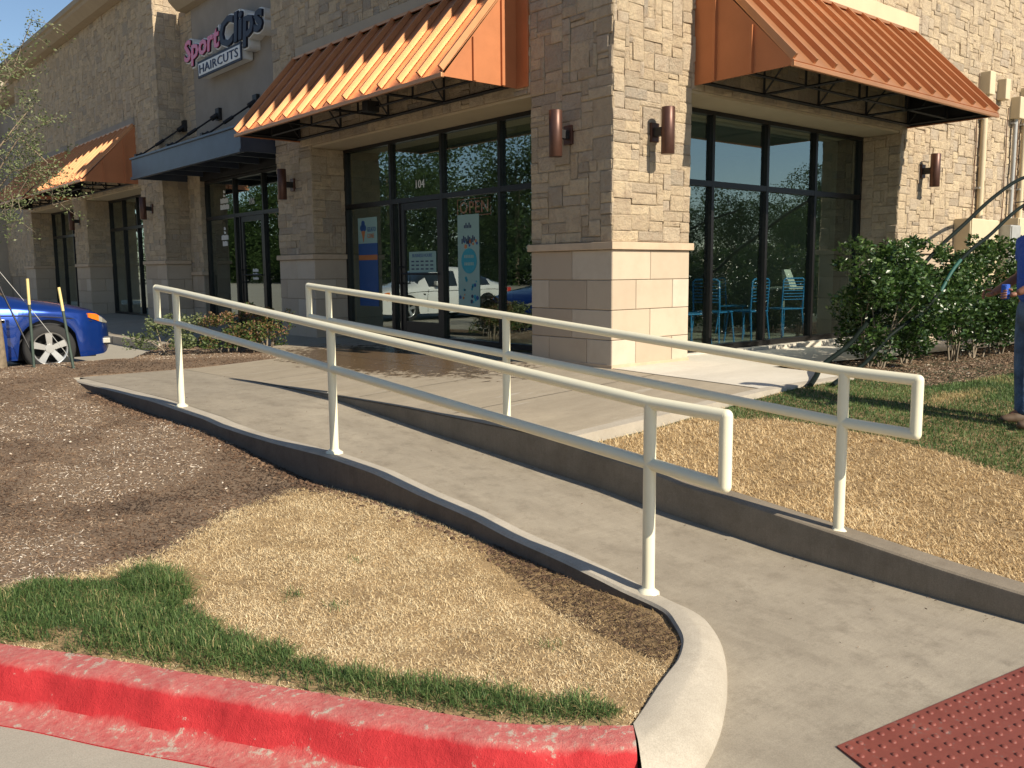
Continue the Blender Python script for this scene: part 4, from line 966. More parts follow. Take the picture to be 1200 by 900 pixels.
# thatch patch under dry grass
def patch(name, poly, zf, mat, off, bb, step=.03):
    return field(name, *bb, step, lambda x, y: zf(x, y) + off, lambda x, y: in_poly(x, y, poly), mat, kind='structure')
field('dry_ground', -7.0, -3.7, -4.6, -.8, .02, lambda x, y: soil_z(x, y) + .004, lambda x, y: in_poly(x, y, ISL) & (dist_poly(x, y, np.array(TANB)) > .03 + .16*vnoise(x, y, 11, 51)*vnoise(x, y, 31, 52)*1.6), M_THATCH, kind='structure')
P = scatter(ISL, 29000, soil_z)
g_in = in_poly(P[:, 0] + .14*(vnoise(P[:, 0], P[:, 1], 9, 3)-.5) + rng.normal(0, .018, len(P)), P[:, 1] + .20*(vnoise(P[:, 0], P[:, 1], 7, 4)-.5) + rng.normal(0, .018, len(P)), GP)
T = P[~g_in]; x, y = T[:, 0], T[:, 1]
burn = np.clip(1.5 - dist_poly(x, y, np.array([(-3.82, -2.9), (-3.84, -3.5), (-3.88, -3.93), (-4.02, -4.12)]))/(.13 + .20*vnoise(x, y, 6, 8)), 0, 1)
cl = vnoise(x, y, 14, 6)*.5 + vnoise(x, y, 4, 7)*.5
keep = rng.random(len(T)) > np.clip((.40 - cl)*3.2, 0, .8)
keep &= rng.random(len(T)) > .55*burn; edge = dist_poly(x, y, np.array(TANB)) + .10*(vnoise(x, y, 8, 19) - .5); keep &= rng.random(len(T)) < np.clip(.12 + edge/.16, 0, 1)
T = T[keep]; burn = burn[keep]*1.1; cl = cl[keep]; n = len(T)
tone = np.clip(rng.normal(.66, .28, n) + (cl - .5)*.8, .0, 1) * (1 - .8*burn)
V, F, tn = blades(T + [0, 0, .002], rng.uniform(.012, .034, n), rng.uniform(.0016, .0034, n), rng.uniform(-.05, .85, n), tone, .7)
obj('dry_grass', npmesh('dry_grass', V, F, M_DRY, False, tn), label='straw coloured dead grass covering the kerbed island left of the ramp', cat='dry grass', kind='stuff')
G = scatter([(a - .12*0, b) for a, b in GP], 26000, soil_z); G[:, :2] += rng.normal(0, .02, (len(G), 2)); G = G[in_poly(G[:, 0], G[:, 1], SOILP)]; G[:, 2] = soil_z(G[:, 0], G[:, 1]); G = G[in_poly(G[:, 0] + .14*(vnoise(G[:, 0], G[:, 1], 9, 3)-.5), G[:, 1] + .20*(vnoise(G[:, 0], G[:, 1], 7, 4)-.5), GP)]; x, y = G[:, 0], G[:, 1]; dr = dist_poly(x, y, REDI)
cl = vnoise(x, y, 6, 12); keep = (rng.random(len(G)) < np.clip((dr - .0)/.05, .05, 1)) & (rng.random(len(G)) > np.clip((.30-cl)*2.5, 0, .7)); G = G[keep]; cl = cl[keep]; n = len(G)
H = rng.uniform(.04, .085, n) * (.7 + .7*cl) * np.where(np.hypot(G[:, 0]+5.36, G[:, 1]+2.1) < .25, 1.5, 1)
V, F, tn = blades(G, H, rng.uniform(.0018, .0034, n), rng.uniform(.25, 1.35, n), np.clip(rng.normal(.55, .24, n) + .35*(cl-.5), 0, 1), .9)
k = []
for cx, cy, m in ((-5.02, -2.72, 60), (-4.93, -2.98, 30), (-4.55, -2.5, 20), (-4.42, -3.85, 40)):
    k.append(np.stack([rng.normal(cx, .03, m), rng.normal(cy, .035, m)], 1))
k = np.concatenate(k); K = np.stack([k[:, 0], k[:, 1], soil_z(k[:, 0], k[:, 1])], 1); n2 = len(K)
V2, F2, t2 = blades(K, rng.uniform(.03, .06, n2), rng.uniform(.002, .0035, n2), rng.uniform(.5, 1.3, n2), rng.uniform(.3, .8, n2))
F = [np.concatenate([f, f2 + len(V)]) for f, f2 in zip(F, F2)]; V = np.concatenate([V, V2]); tn = np.concatenate([tn, t2])
obj('green_grass', npmesh('green_grass', V, F, M_GRASS, False, tn), label='lush green grass growing along the red painted kerb', cat='grass', kind='stuff')
# right lawn
LAW = [uv(-4.4, 1.43), uv(1.8, 1.43), (-2.35, -1.93), (1.4, -1.93), (1.55, -2.6), (14, -2.9), (14, -8)]
GL = [(-1.05, -1.92), (-.92, -2.18), (-.70, -2.40), (-.58, -2.8), (-.50, -3.2), (-.52, -3.6), (-.60, -3.95), (-.66, -4.35), (-.2, -5.1), (1, -6.0), (14, -8), (14, -2.9), (1.55, -2.6), (1.4, -1.93)]
fx = lambda x, y: in_poly(x + .10*(vnoise(x, y, 5, 31)-.5), y + .12*(vnoise(x, y, 5, 32)-.5), GL)
patch('dry_ground', LAW, lawn_z, M_THATCH, .005, (-2.5, 1.5, -8, -1.8), .05)
def thin(Pt, k=5.0): d = np.hypot(Pt[:, 0]-CAM[0], Pt[:, 1]-CAM[1]); return rng.random(len(Pt)) < np.clip(k/d, .12, 1)**1.4
Pt = scatter(LAW[:4] + [(1.5, -2.6), (4.5, -2.75), (4.5, -6.5), (-1.5, -8)], 13000, lawn_z); Pt = Pt[thin(Pt)]
gi = fx(Pt[:, 0], Pt[:, 1]); T = Pt[~gi]; cl = vnoise(T[:, 0], T[:, 1], 12, 16)*.5 + vnoise(T[:, 0], T[:, 1], 3.5, 17)*.5
kp = rng.random(len(T)) > np.clip((.36-cl)*3, 0, .8); T = T[kp]; cl = cl[kp]; n = len(T)
V, F, tn = blades(T + [0, 0, .004], rng.uniform(.02, .05, n), rng.uniform(.003, .0055, n), rng.uniform(.1, 1.0, n), np.clip(rng.normal(.5, .19, n) + (cl-.5)*.5, .03, 1))
obj('dry_grass', npmesh('dry_grass', V, F, M_DRY, False, tn), label='straw coloured dead grass between the far ramp kerb and the green lawn', cat='dry grass', kind='stuff')
T = Pt[gi]; cl = vnoise(T[:, 0], T[:, 1], 3, 18); n = len(T)
tanp = np.clip(1.1 - np.hypot((T[:, 0]-1.3)/.9, (T[:, 1]+3.0)/.16), 0, 1) + np.clip((vnoise(T[:, 0], T[:, 1], 1.7, 41)-.62)*1.5, 0, .5)
tone = np.clip(rng.normal(.52, .17, n) + .35*(cl-.5), 0, .92); tone = np.where(rng.random(n) < tanp, 1.0, tone)
V, F, tn = blades(T + [0, 0, .002], rng.uniform(.025, .05, n), rng.uniform(.0035, .006, n), rng.uniform(.4, 1.3, n), tone)
obj('green_grass', npmesh('green_grass', V, F, M_GRASS, False, tn), label='green lawn beside the leafy hedge and the standing man', cat='grass', kind='stuff')
# mulch chips
def chips(Pt, ln, wd, tone, lift=.004):
    n = len(Pt); az = rng.uniform(0, 2*np.pi, n); pt = rng.normal(0, .35, n); rl = rng.normal(0, .6, n)
    d = np.stack([np.cos(az)*np.cos(pt), np.sin(az)*np.cos(pt), np.sin(pt)], 1)*(ln/2)[:, None]
    s = np.stack([-np.sin(az)*np.cos(rl), np.cos(az)*np.cos(rl), np.sin(rl)], 1)*(wd/2)[:, None]
    c = Pt + np.array([0, 0, lift]); up = np.array([0, 0, 1.])*(wd*.35)[:, None]
    V = np.stack([c-d-s*.6, c-d*.9+s, c+d+s*.5, c+d*.9-s, c-d*.5+up, c+d*.6+up], 1).reshape(-1, 3); b = np.arange(n)[:, None]*6
    Q = np.concatenate([b+np.array([[1, 0, 4, 4]]), ])  # placeholder
    tri = np.concatenate([b+np.array([[0, 1, 4]]), b+np.array([[2, 3, 5]])]); quad = np.concatenate([b+np.array([[1, 2, 5, 4]]), b+np.array([[3, 0, 4, 5]])])
    return V, [quad, tri], np.repeat(tone, 6)
MUL = [(-7.4, -0.3)] + TANB[1:] + [(-3.95, -.5), (-4.03, .6), (-4.1, 2.0), (-4.25, 4.42), (-1.45, 4.45), (-1.02, 6.3), (-1.0, 7.9), (-1.9, 7.85), (-3.1, 5.68), (-8, 5.68), (-8, 1)]
Pm = scatter(MUL, 4200, soil_z); Px = scatter(TANB + [(-3.9, -1.5), (-4.5, -1.6), (-5.2, -2.1), (-7, -2.1)], 4200, soil_z); Px = Px[rng.random(len(Px)) < np.exp(-dist_poly(Px[:, 0], Px[:, 1], np.array(TANB))/.07)*.8]; Pm = np.concatenate([Pm, Px + [0, 0, .008]]); d = np.hypot(Pm[:, 0]-CAM[0], Pm[:, 1]-CAM[1]); Pm = Pm[rng.random(len(Pm)) < np.clip(6/d, .25, 1)]; n = len(Pm)
bed = Pm[:, 1] > 4.0; cl = vnoise(Pm[:, 0], Pm[:, 1], 1.6, 21)*.6 + vnoise(Pm[:, 0], Pm[:, 1], 6, 22)*.4
bright = np.clip((cl - .42)*1.8, -.25, .35)
tone = np.clip(rng.beta(1.7, 3.0, n)*.95 + .12 + bright*.8 - .45*np.clip((vnoise(Pm[:, 0], Pm[:, 1], 1.3, 28) - .55)*4, 0, 1), 0, 1)
V, F, tn = chips(Pm, rng.gamma(2.0, .007, n) + .005, rng.uniform(.002, .008, n), tone)
bd = scatter([(-3.80, -2.7), (-3.80, -3.5), (-3.84, -3.95), (-4.02, -4.2), (-4.22, -4.28), (-4.2, -4.0), (-4.12, -3.5), (-3.98, -2.9)], 9000, soil_z); nb_ = len(bd)
V2, F2, t2 = chips(bd, rng.gamma(2.0, .006, nb_) + .006, rng.uniform(.002, .005, nb_), np.clip(rng.beta(1.2, 4, nb_)*.8, 0, 1), .012); F = [np.concatenate([f, f2 + len(V)]) for f, f2 in zip(F, F2)]; V = np.concatenate([V, V2]); tn = np.concatenate([tn, t2])
obj('mulch', npmesh('mulch', V, F, M_CHIP, False, tn), label='brown bark mulch and dead twigs spread over the bare bed left of the ramp', cat='mulch', kind='stuff')
lt = np.array([uv(a, b) for a, b in zip(rng.uniform(-2.5, 7, 260), np.where(rng.random(260) < .6, 1.24 - np.abs(rng.normal(0, .06, 260)), rng.uniform(.12, 1.24, 260)))])
Pl = np.stack([lt[:, 0], lt[:, 1], ramp_z(to_uv(lt[:, 0], lt[:, 1])[0]) + .002], 1); nl_ = len(Pl)
V, F, tn = chips(Pl, rng.uniform(.004, .018, nl_), rng.uniform(.002, .006, nl_), np.clip(rng.beta(1.5, 2.5, nl_), 0, 1))
obj('debris', npmesh('debris', V, F, M_CHIP, False, tn), label='tiny dry crumbs and leaf bits lying on the ramp', cat='debris', kind='stuff')
Pt = scatter([(1.5, -.9), (14, -.9), (14, -2.9), (1.6, -2.65)], 1500, lawn_z); n = len(Pt)
V, F, tn = chips(Pt, rng.gamma(2.2, .010, n) + .008, rng.uniform(.005, .014, n), np.clip(rng.beta(2.2, 2.0, n), 0, 1))
obj('mulch', npmesh('mulch', V, F, M_CHIP, False, tn), label='pale leaf litter and mulch at the foot of the hedge', cat='mulch', kind='stuff')
# pebbles and clods
def pebbles(Pt, rad, tone):
    bm = bmesh.new(); bmesh.ops.create_icosphere(bm, subdivisions=1, radius=1); bv = np.array([v.co[:] for v in bm.verts]); bm.verts.index_update(); bf = np.array([[v.index for v in f.verts] for f in bm.faces]); bm.free()
    n = len(Pt); sc = rng.uniform(.6, 1.3, (n, 1, 3)) * rad[:, None, None]; sc[:, :, 2] *= .6
    V = bv[None]*sc*(1 + rng.uniform(-.2, .2, (n, len(bv), 1))) + Pt[:, None, :] + np.array([0, 0, .3])*rad[:, None, None]*.6
    F = (bf[None] + (np.arange(n)*len(bv))[:, None, None]).reshape(-1, 3)
    return V.reshape(-1, 3), [F], np.repeat(tone, len(bv))
Pp = scatter([(-7.2, -0.6), (-5.5, -1.5), (-4.2, -.8), (-4.05, .3), (-4.3, 3), (-7.5, 3)], 26, soil_z); n = len(Pp)
V, F, tn = pebbles(Pp, rng.uniform(.004, .013, n), rng.choice([.97, 1.0, .9, .6], n))
obj('pebbles', npmesh('pebbles', V, F, M_CHIP, True, tn), label='small white stones scattered in the bark mulch', cat='pebbles', kind='stuff')
tt = rng.uniform(0, 1, 1400); uu = 0.4 + tt*6.6; vv = -.13 - np.abs(rng.normal(0, .06, 1400)); xy = np.array([uv(a, b) for a, b in zip(uu, vv)])
Pc = np.stack([xy[:, 0], xy[:, 1], soil_z(xy[:, 0], xy[:, 1])], 1); V, F, tn = pebbles(Pc, rng.uniform(.005, .02, 1400), rng.uniform(.1, .6, 1400))
obj('soil_clods', npmesh('soil_clods', V, F, M_CHIP, False, tn), label='dark broken soil clods along the foot of the near kerb', cat='soil', kind='stuff')

# ------------------------------------------------------------------ shrubs
def leaf_cloud(C, sizes, tone, fold=.3, elong=1.7):
    n = len(C); d = rng.normal(0, 1, (n, 3)); d[:, 2] = np.abs(d[:, 2])*.6 + .1*rng.normal(0, 1, n); d /= np.linalg.norm(d, axis=1)[:, None]
    r_ = rng.normal(0, 1, (n, 3)); s = np.cross(d, r_); s /= np.linalg.norm(s, axis=1)[:, None]; up = np.cross(s, d)
    L = sizes[:, None]; a = C; b = C + d*L*elong; m = C + d*L*elong*.5 - up*L*fold*.3
    V = np.stack([a, m + s*L*.45 + up*L*fold*.4, b, m - s*L*.45 + up*L*fold*.4], 1).reshape(-1, 3); k = np.arange(n)[:, None]*4
    return V, [k + np.array([[0, 1, 2, 3]])], np.repeat(tone, 4)
def shrub(loc, rx, ry, h, nleaf, size, mleaf, label, group, seed, cat='shrub', sprouts=6, stems=7, lobes=16):
    r_ = np.random.default_rng(seed); root = empty('shrub', loc, label=label, cat=cat, group=group)
    lob = []
    for k in range(lobes):
        a = r_.uniform(0, 2*np.pi); q_ = r_.uniform(.15, .85)**.7; z = r_.uniform(.22, .88)
        w_ = (1 - abs(z - .5)*.75)
        lob.append((math.cos(a)*q_*rx*w_, math.sin(a)*q_*ry*w_, z*h, r_.uniform(.24, .42)*min(rx, h*.8)))
    for k in range(sprouts):
        a = r_.uniform(0, 2*np.pi); q_ = r_.uniform(.1, .8); lob.append((math.cos(a)*q_*rx, math.sin(a)*q_*ry, h*r_.uniform(.92, 1.14), .08))
    wts = np.array([l[3]**1.6 for l in lob]); wts /= wts.sum(); ch = r_.choice(len(lob), nleaf, p=wts); LB = np.array(lob)[ch]
    d = r_.normal(0, 1, (nleaf, 3)); d /= np.linalg.norm(d, axis=1)[:, None]; rad = r_.uniform(.35, 1.08, nleaf)**.5
    C = LB[:, :3] + d*(LB[:, 3]*rad)[:, None]; C[:, 2] = np.maximum(C[:, 2], .10)
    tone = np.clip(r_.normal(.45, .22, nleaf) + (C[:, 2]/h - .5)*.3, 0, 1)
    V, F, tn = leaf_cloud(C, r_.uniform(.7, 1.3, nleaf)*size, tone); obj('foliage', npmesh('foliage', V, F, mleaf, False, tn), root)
    m_ = MB()
    for k in range(stems):
        l = lob[r_.integers(0, lobes)]; b0 = (r_.uniform(-.12, .12), r_.uniform(-.12, .12), -.05)
        m_.tube([b0, (l[0]*.35 + b0[0], l[1]*.35 + b0[1], l[2]*.45), (l[0]*.8, l[1]*.8, l[2])], [.014, .010, .004], M_STEM, 5)
    m_.build('stem', root); return root
hx = [2.85, 3.6, 4.45, 5.35, 6.2, 7.1, 8.0, 8.9]
hl = ['leftmost hedge shrub, next to the hose lying on the walk', 'second hedge shrub from the left, half in front of the stone wall corner', 'third hedge shrub from the left, under the round lamp on the wall', 'fourth hedge shrub from the left, with the black hoses arching over it', 'tall hedge shrub in front of the cream electrical cabinets', 'hedge shrub in front of the grey electrical box', 'hedge shrub just left of the standing man', 'last hedge shrub, hidden partly by the standing man']
hh = [1.25, 1.28, 1.18, 1.3, 1.42, 1.45, 1.4, 1.5]
for i, x_ in enumerate(hx):
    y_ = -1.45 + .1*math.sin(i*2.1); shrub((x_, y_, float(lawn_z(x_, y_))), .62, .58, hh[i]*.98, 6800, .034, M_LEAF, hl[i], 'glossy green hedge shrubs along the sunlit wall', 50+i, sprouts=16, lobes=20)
shrub((-2.55, 5.85, -.09), .60, .45, .46, 2300, .024, M_LEAF2, 'low spreading pale green shrub nearest the blue car', 'low flowering shrubs in the bed behind the ramp', 81, lobes=14, sprouts=10)
shrub((-1.85, 5.60, -.09), .42, .38, .46, 2300, .024, M_LEAF3, 'small green and reddish shrub in the middle of the bed', 'low flowering shrubs in the bed behind the ramp', 82, lobes=12, sprouts=10)
shrub((-1.38, 5.35, -.09), .42, .38, .56, 2600, .024, M_LEAF3, 'taller reddish shrub with arching sprays at the right end of the bed', 'low flowering shrubs in the bed behind the ramp', 83, lobes=12, sprouts=12)

# ------------------------------------------------------------------ young tree with stakes
TB = (-4.63, 5.70, -.10)
tr_ = empty('young_tree', TB, label='young staked tree with sparse pale leaves at the left edge of the picture', cat='tree')
m_ = MB(); m_.tube([(0, 0, -.15), (-.02, .0, .5), (-.07, .0, 1.2), (-.12, .02, 2.0), (-.10, .0, 3.0), (-.05, 0, 4.0), (0, 0, 5.0)], [.085, .075, .065, .052, .04, .028, .012], M_BARK, 12); m_.build('trunk', tr_)
RT = np.array([.763, -.646]); FW = np.array([.645, .764])
def tw(r_, f_, z): p = RT*r_ + FW*f_; return (p[0], p[1], z)
br = MB(); ctr = []
bdefs = [((0, 0, 1.55), (.22, -.1, 2.0), (.50, -.2, 1.85)), ((0, 0, 1.9), (.3, .05, 2.35), (.70, .1, 2.35)), ((0, 0, 2.0), (.35, .1, 2.7), (.80, .1, 2.95)), ((0, 0, 2.4), (.3, -.2, 3.1), (.62, -.3, 3.45)), ((0, 0, 2.8), (.3, .2, 3.5), (.55, .25, 4.1)), ((0, 0, 3.2), (.2, -.1, 4.0), (.42, -.2, 4.6)),
         ((0, 0, 1.7), (-.3, .2, 2.2), (-.8, .3, 2.6)), ((0, 0, 2.2), (-.4, -.2, 2.9), (-.9, -.3, 3.4)), ((0, 0, 2.8), (-.3, .1, 3.6), (-.7, .3, 4.3)), ((0, 0, 2.0), (.1, -.5, 2.5), (.15, -.8, 2.8)), ((0, 0, 2.3), (.1, .5, 2.9), (.2, .9, 3.3)), ((0, 0, 3.0), (.0, -.3, 3.9), (.1, -.5, 4.7)),
         ((.5, .1, 2.7), (.68, .12, 2.45), (.72, .1, 1.95))]
for a, b_, c in bdefs:
    pts = [tw(a[0] - .08, a[1], a[2]), tw(*b_), tw(*c)]; br.tube(pts, [.014, .008, .003], M_BARK, 6)
    for t in np.linspace(.25, 1, 7):
        p = np.array(pts[0])*(1-t)**2 + 2*t*(1-t)*np.array(pts[1]) + t*t*np.array(pts[2])
        for q_ in range(2):
            e = p + rng.normal(0, .16, 3); br.tube([tuple(p), tuple((p+e)/2 + rng.normal(0, .02, 3)), tuple(e)], [.004, .003, .0015], M_STEM, 4, cap=False); ctr.append((p, e))
br.build('branch', tr_)
C = []
for p, e in ctr:
    m = 42; t = rng.uniform(.1, 1.2, m)[:, None]; C.append(p + (e - p)*t + rng.normal(0, .045, (m, 3)))
C = np.concatenate(C); n = len(C); V, F, tn = leaf_cloud(C, rng.uniform(.014, .026, n), np.clip(rng.normal(.62, .25, n), 0, 1), elong=1.8)
obj('leaves', npmesh('leaves', V, F, M_LEAF2, False, tn), tr_)
def stake(base, top, label):
    o = empty('tree_stake', base, label=label, cat='stake', group='green steel stakes with yellow tips'); b0 = Vector((0, 0, -.1)); t0 = Vector(top) - Vector(base); s_ = b0.lerp(t0, .74)
    m_ = MB(); m_.tube([b0, s_], .017, M_POSTG, 6); m_.build('shaft', o); m_ = MB(); m_.tube([s_, t0], .018, M_YEL, 6); m_.build('tip', o)
S1 = (-4.34, 5.35, -.09); S2 = (-3.98, 5.0, -.09)
stake(S1, (-4.34, 5.35, .985), 'upright green tree stake with a yellow tip in front of the car wheel')
stake(S2, (-4.07, 5.08, .88), 'slightly leaning green tree stake with a yellow tip near the headlight')
m_ = MB(); m_.tube([(TB[0]-.1, TB[1], 1.35), (TB[0]+.15, TB[1]-.16, .55), (S1[0]+.02, S1[1]+.01, .02)], .011, M_PLASTIC, 6); m_.build('guy_strap', label='black rubber strap from the young tree down to the upright stake', cat='strap')
m_ = MB(); m_.tube([(TB[0]-.05, TB[1], 1.25), (-4.3, 5.4, .6), (-4.05, 5.1, .12), (S2[0], S2[1], -.06)], .004, M_GREYBOX, 5); m_.build('guy_wire', label='thin grey wire from the young tree down to the leaning stake', cat='wire')

# ------------------------------------------------------------------ car
def make_car(loc, rz, paint, label, cat='car'):
    """local: x forward, nose at +.87 of front hub (hub at x=0), right side at y=-.85, ground z=0"""
    root = empty('parked_car', loc, rz, label=label, cat=cat)
    X = np.concatenate([np.linspace(-3.55, -3.0, 6), np.linspace(-2.95, -2.25, 14), np.linspace(-2.15, -.5, 10), np.linspace(-.42, .42, 19), np.linspace(.48, .87, 9)])
    top = lambda x: np.interp(x, [-3.55, -3.45, -3.1, -2.5, -2.0, -1.4, -.85, -.4, -.1, .3, .6, .78, .87], [.78, .93, 1.0, 1.2, 1.38, 1.40, 1.28, 1.0, .935, .875, .80, .70, .56])
    belt = lambda x: np.interp(x, [-3.55, -3.0, -1, -.4, .2, .6, .8, .87], [.78, .88, .86, .85, .80, .73, .64, .54])
    half = lambda x: np.interp(x, [-3.55, -3.3, -2.5, -1, 0, .45, .68, .80, .87], [.62, .76, .85, .86, .86, .82, .70, .52, .34])
    bot = lambda x: np.interp(x, [-3.55, -3.2, -2.9, .45, .75, .87], [.34, .24, .18, .18, .20, .30])
    rows = []
    for x in X:
        h = half(x); zt = top(x); zb = belt(x); b0 = bot(x); ar = 0
        for wx in (0.0, -2.62):
            dx = abs(x - wx)
            if dx < .372: ar = max(ar, .31 + math.sqrt(.372**2 - dx*dx))
        sb = max(b0, ar); roof = max(0, zt - zb)
        tum = .74 if roof > .2 else .80
        ring = [(h*.985, sb), (h*1.0, sb + (zb - sb)*.25 if sb < zb else zb), (h*1.0, sb + (zb - sb)*.62), (h*.99, zb - .03), (h*.955, zb + .012), (h*(tum if roof > .2 else .80), zb + roof*(.78 if roof > .2 else .55)), (h*(tum*.8), zt - .012), (h*.35, zt), (0, zt + .004)]
        rows.append([(x, -y_, z) for y_, z in ring] + [(x, y_, z) for y_, z in ring[::-1][1:]])
    n = len(rows[0]); V = [p for r_ in rows for p in r_]; F = []; MI = []
    for i in range(len(rows)-1):
        xm = (X[i] + X[i+1])/2
        for j in range(n-1):
            F.append((i*n+j, i*n+j+1, (i+1)*n+j+1, (i+1)*n+j))
            glass = (j in (4, n-6)) and -2.75 < xm < -.75 and not (-1.75 < xm < -1.68)
            ws = (j in (5, 6, 7, n-7, n-8, n-9)) and (-.88 < xm < -.45 or -3.0 < xm < -2.35)
            MI.append(1 if (glass or ws) else 0)
    V.append((.89, 0, .42)); c = len(V)-1; last = (len(rows)-1)*n
    tri = [(last+j, last+j+1, c) for j in range(n-1)]
    V.append((-3.56, 0, .6)); c2 = len(V)-1; tri += [(j+1, j, c2) for j in range(n-1)]
    me = npmesh('body', V, [np.array(F), np.array(tri)], None, True, mats=[paint, M_CARGLASS], midx=MI + [0]*len(tri))
    bm = bmesh.new(); bm.from_mesh(me); bmesh.ops.recalc_face_normals(bm, faces=bm.faces); bm.to_mesh(me); bm.free()
    obj('body', me, root)
    m_ = MB(); m_.box(-3.3, .62, -.60, .60, .16, .70, M_PLASTIC); m_.box(-.45, .45, -.78, .78, .60, .69, M_PLASTIC); m_.box(-3.05, -2.2, -.78, .78, .60, .69, M_PLASTIC); m_.build('underbody', root)
    m_ = MB(); m_.tube([(x, -float(half(x))*1.004, float(belt(x)) - .10) for x in np.linspace(-3.2, .55, 14)], .006, M_PLASTIC, 4); m_.build('side_crease', root)
    for wx in (0.0, -2.62):
        for sy in (-1, 1):
            y0 = sy*.80; tm = MB(); nn = 40
            prof = [(.21, -.09), (.285, -.095), (.308, -.08), (.312, 0), (.308, .08), (.285, .095), (.21, .09)]
            Vt = [(math.cos(2*math.pi*k/nn)*r0, y0 + o_*1.0, .312 + math.sin(2*math.pi*k/nn)*r0) for r0, o_ in prof for k in range(nn)]
            tm.add(Vt, [(i*nn+k, i*nn+(k+1) % nn, (i+1)*nn+(k+1) % nn, (i+1)*nn+k) for i in range(len(prof)-1) for k in range(nn)], M_TYRE, True)
            for v in range(len(tm.V)): tm.V[v] = (tm.V[v][0]+wx, tm.V[v][1], tm.V[v][2])
            wl = tm.build('wheel', root)
            rm = MB(); yo = y0 + sy*.085; yi = y0 - sy*.06
            R2 = [(.212, yo), (.200, yo), (.190, yo - sy*.03), (.185, yi), (.03, yi)]
            Vr = [(wx + math.cos(2*math.pi*k/nn)*r0, y_, .312 + math.sin(2*math.pi*k/nn)*r0) for r0, y_ in R2 for k in range(nn)]
            rm.add(Vr, [(i*nn+k, i*nn+(k+1) % nn, (i+1)*nn+(k+1) % nn, (i+1)*nn+k) for i in range(2) for k in range(nn)], M_ALLOY, True)
            rm.add(Vr[3*nn-nn:], [(i*nn+k, i*nn+(k+1) % nn, (i+1)*nn+(k+1) % nn, (i+1)*nn+k) for i in range(2) for k in range(nn)], M_PLASTIC, True)
            for sp in range(5):
                a = 2*math.pi*sp/5 + .35; ca, sa = math.cos(a), math.sin(a); P = []
                for yy in (yo - sy*.002, yo - sy*.035):
                    for r0, wd in ((.035, .030), (.205, .043)):
                        for s_ in (-1, 1): P.append((wx + ca*r0 - sa*wd*s_, yy - (sy*.012 if r0 < .1 else 0), .312 + sa*r0 + ca*wd*s_))
                rm.add(P, [(0, 1, 3, 2), (4, 6, 7, 5), (0, 2, 6, 4), (1, 5, 7, 3), (0, 4, 5, 1), (2, 3, 7, 6)], M_ALLOY)
            rm.tube([(wx, yo - sy*.05, .312), (wx, yo - sy*.005, .312)], .055, M_ALLOY, 16)
            for sp in range(5):
                a = 2*math.pi*(sp+.5)/5 + .35; rm.tube([(wx + math.cos(a)*.075, yo - sy*.03, .312 + math.sin(a)*.075), (wx + math.cos(a)*.075, yo, .312 + math.sin(a)*.075)], .011, M_PLASTIC, 6)
            rm.build('rim', wl)
    for sy in (-1, 1):
        # headlight following the corner
        hm = MB(); xs = np.linspace(.50, .80, 7)
        for i in range(6):
            for (ma, lo_, hi_) in ((M_AMBER if i < 3 else M_LENS, .0, 1),):
                P = []
                for x in (xs[i], xs[i+1]):
                    t = (x - .50)/.30; zc = float(belt(x)) - .022 - .01*t; hgt = .012 + .040*math.sin(math.pi*min(1, t*.8 + .2))
                    for z in (zc - hgt, zc + hgt*.55): P.append((x + .004, sy*(float(half(x))*1.0 + .006), z))
                hm.add(P + [(p[0]-.02, p[1]-sy*.03, p[2]) for p in P], [(0, 1, 3, 2), (0, 4, 5, 1), (2, 3, 7, 6), (0, 2, 6, 4), (1, 5, 7, 3)], ma)
        hm.build('headlight', root)
        fg = MB(); fg.box(.70, .80, sy*.60, sy*.66, .33, .40, M_LENS, .01); fg.box(.66, .84, sy*.56, sy*.635, .315, .415, M_PLASTIC, .01); fg.build('fog_lamp', root)
        bd = MB(); bd.box(-.56, -.49, -.868, -.856, .66, .70, M_ALLOY, .003); bd.build('badge', root)
    mr = MB(); mr.box(-.95, -.82, -1.0, -.84, .90, 1.02, paint, .03); mr.box(-.95, -.82, .84, 1.0, .90, 1.02, paint, .03); mr.build('mirror', root)
    wp = MB(); wp.box(-.62, -.42, -.55, .55, .955, .985, M_PLASTIC, .01); wp.build('wiper_cowl', root)
    dl = MB(); dl.tube([(-.62, -.864, .22), (-.60, -.868, .55), (-.66, -.862, .82)], .005, M_PLASTIC, 4); dl.tube([(-1.72, -.866, .22), (-1.72, -.870, .82)], .005, M_PLASTIC, 4); dl.build('door_seam', root)
    tl = MB(); tl.box(-3.56, -3.45, -.72, -.5, .68, .82, M_REDLENS, .02); tl.box(-3.56, -3.45, .5, .72, .68, .82, M_REDLENS, .02); tl.build('tail_light', root)
    return root
make_car((-3.985, 6.95, -.222), 0, M_CAR, 'metallic blue car parked nose towards the building with silver five spoke wheels')
make_car((-4.7, 13.6, -.222), 0, M_CARWHITE, 'white car parked beyond the blue one, seen only in the entrance glass')
make_car((-16.2, -7.3, -.655), R(180), M_CAR, 'blue car parked in the front lot, seen only in the glass')

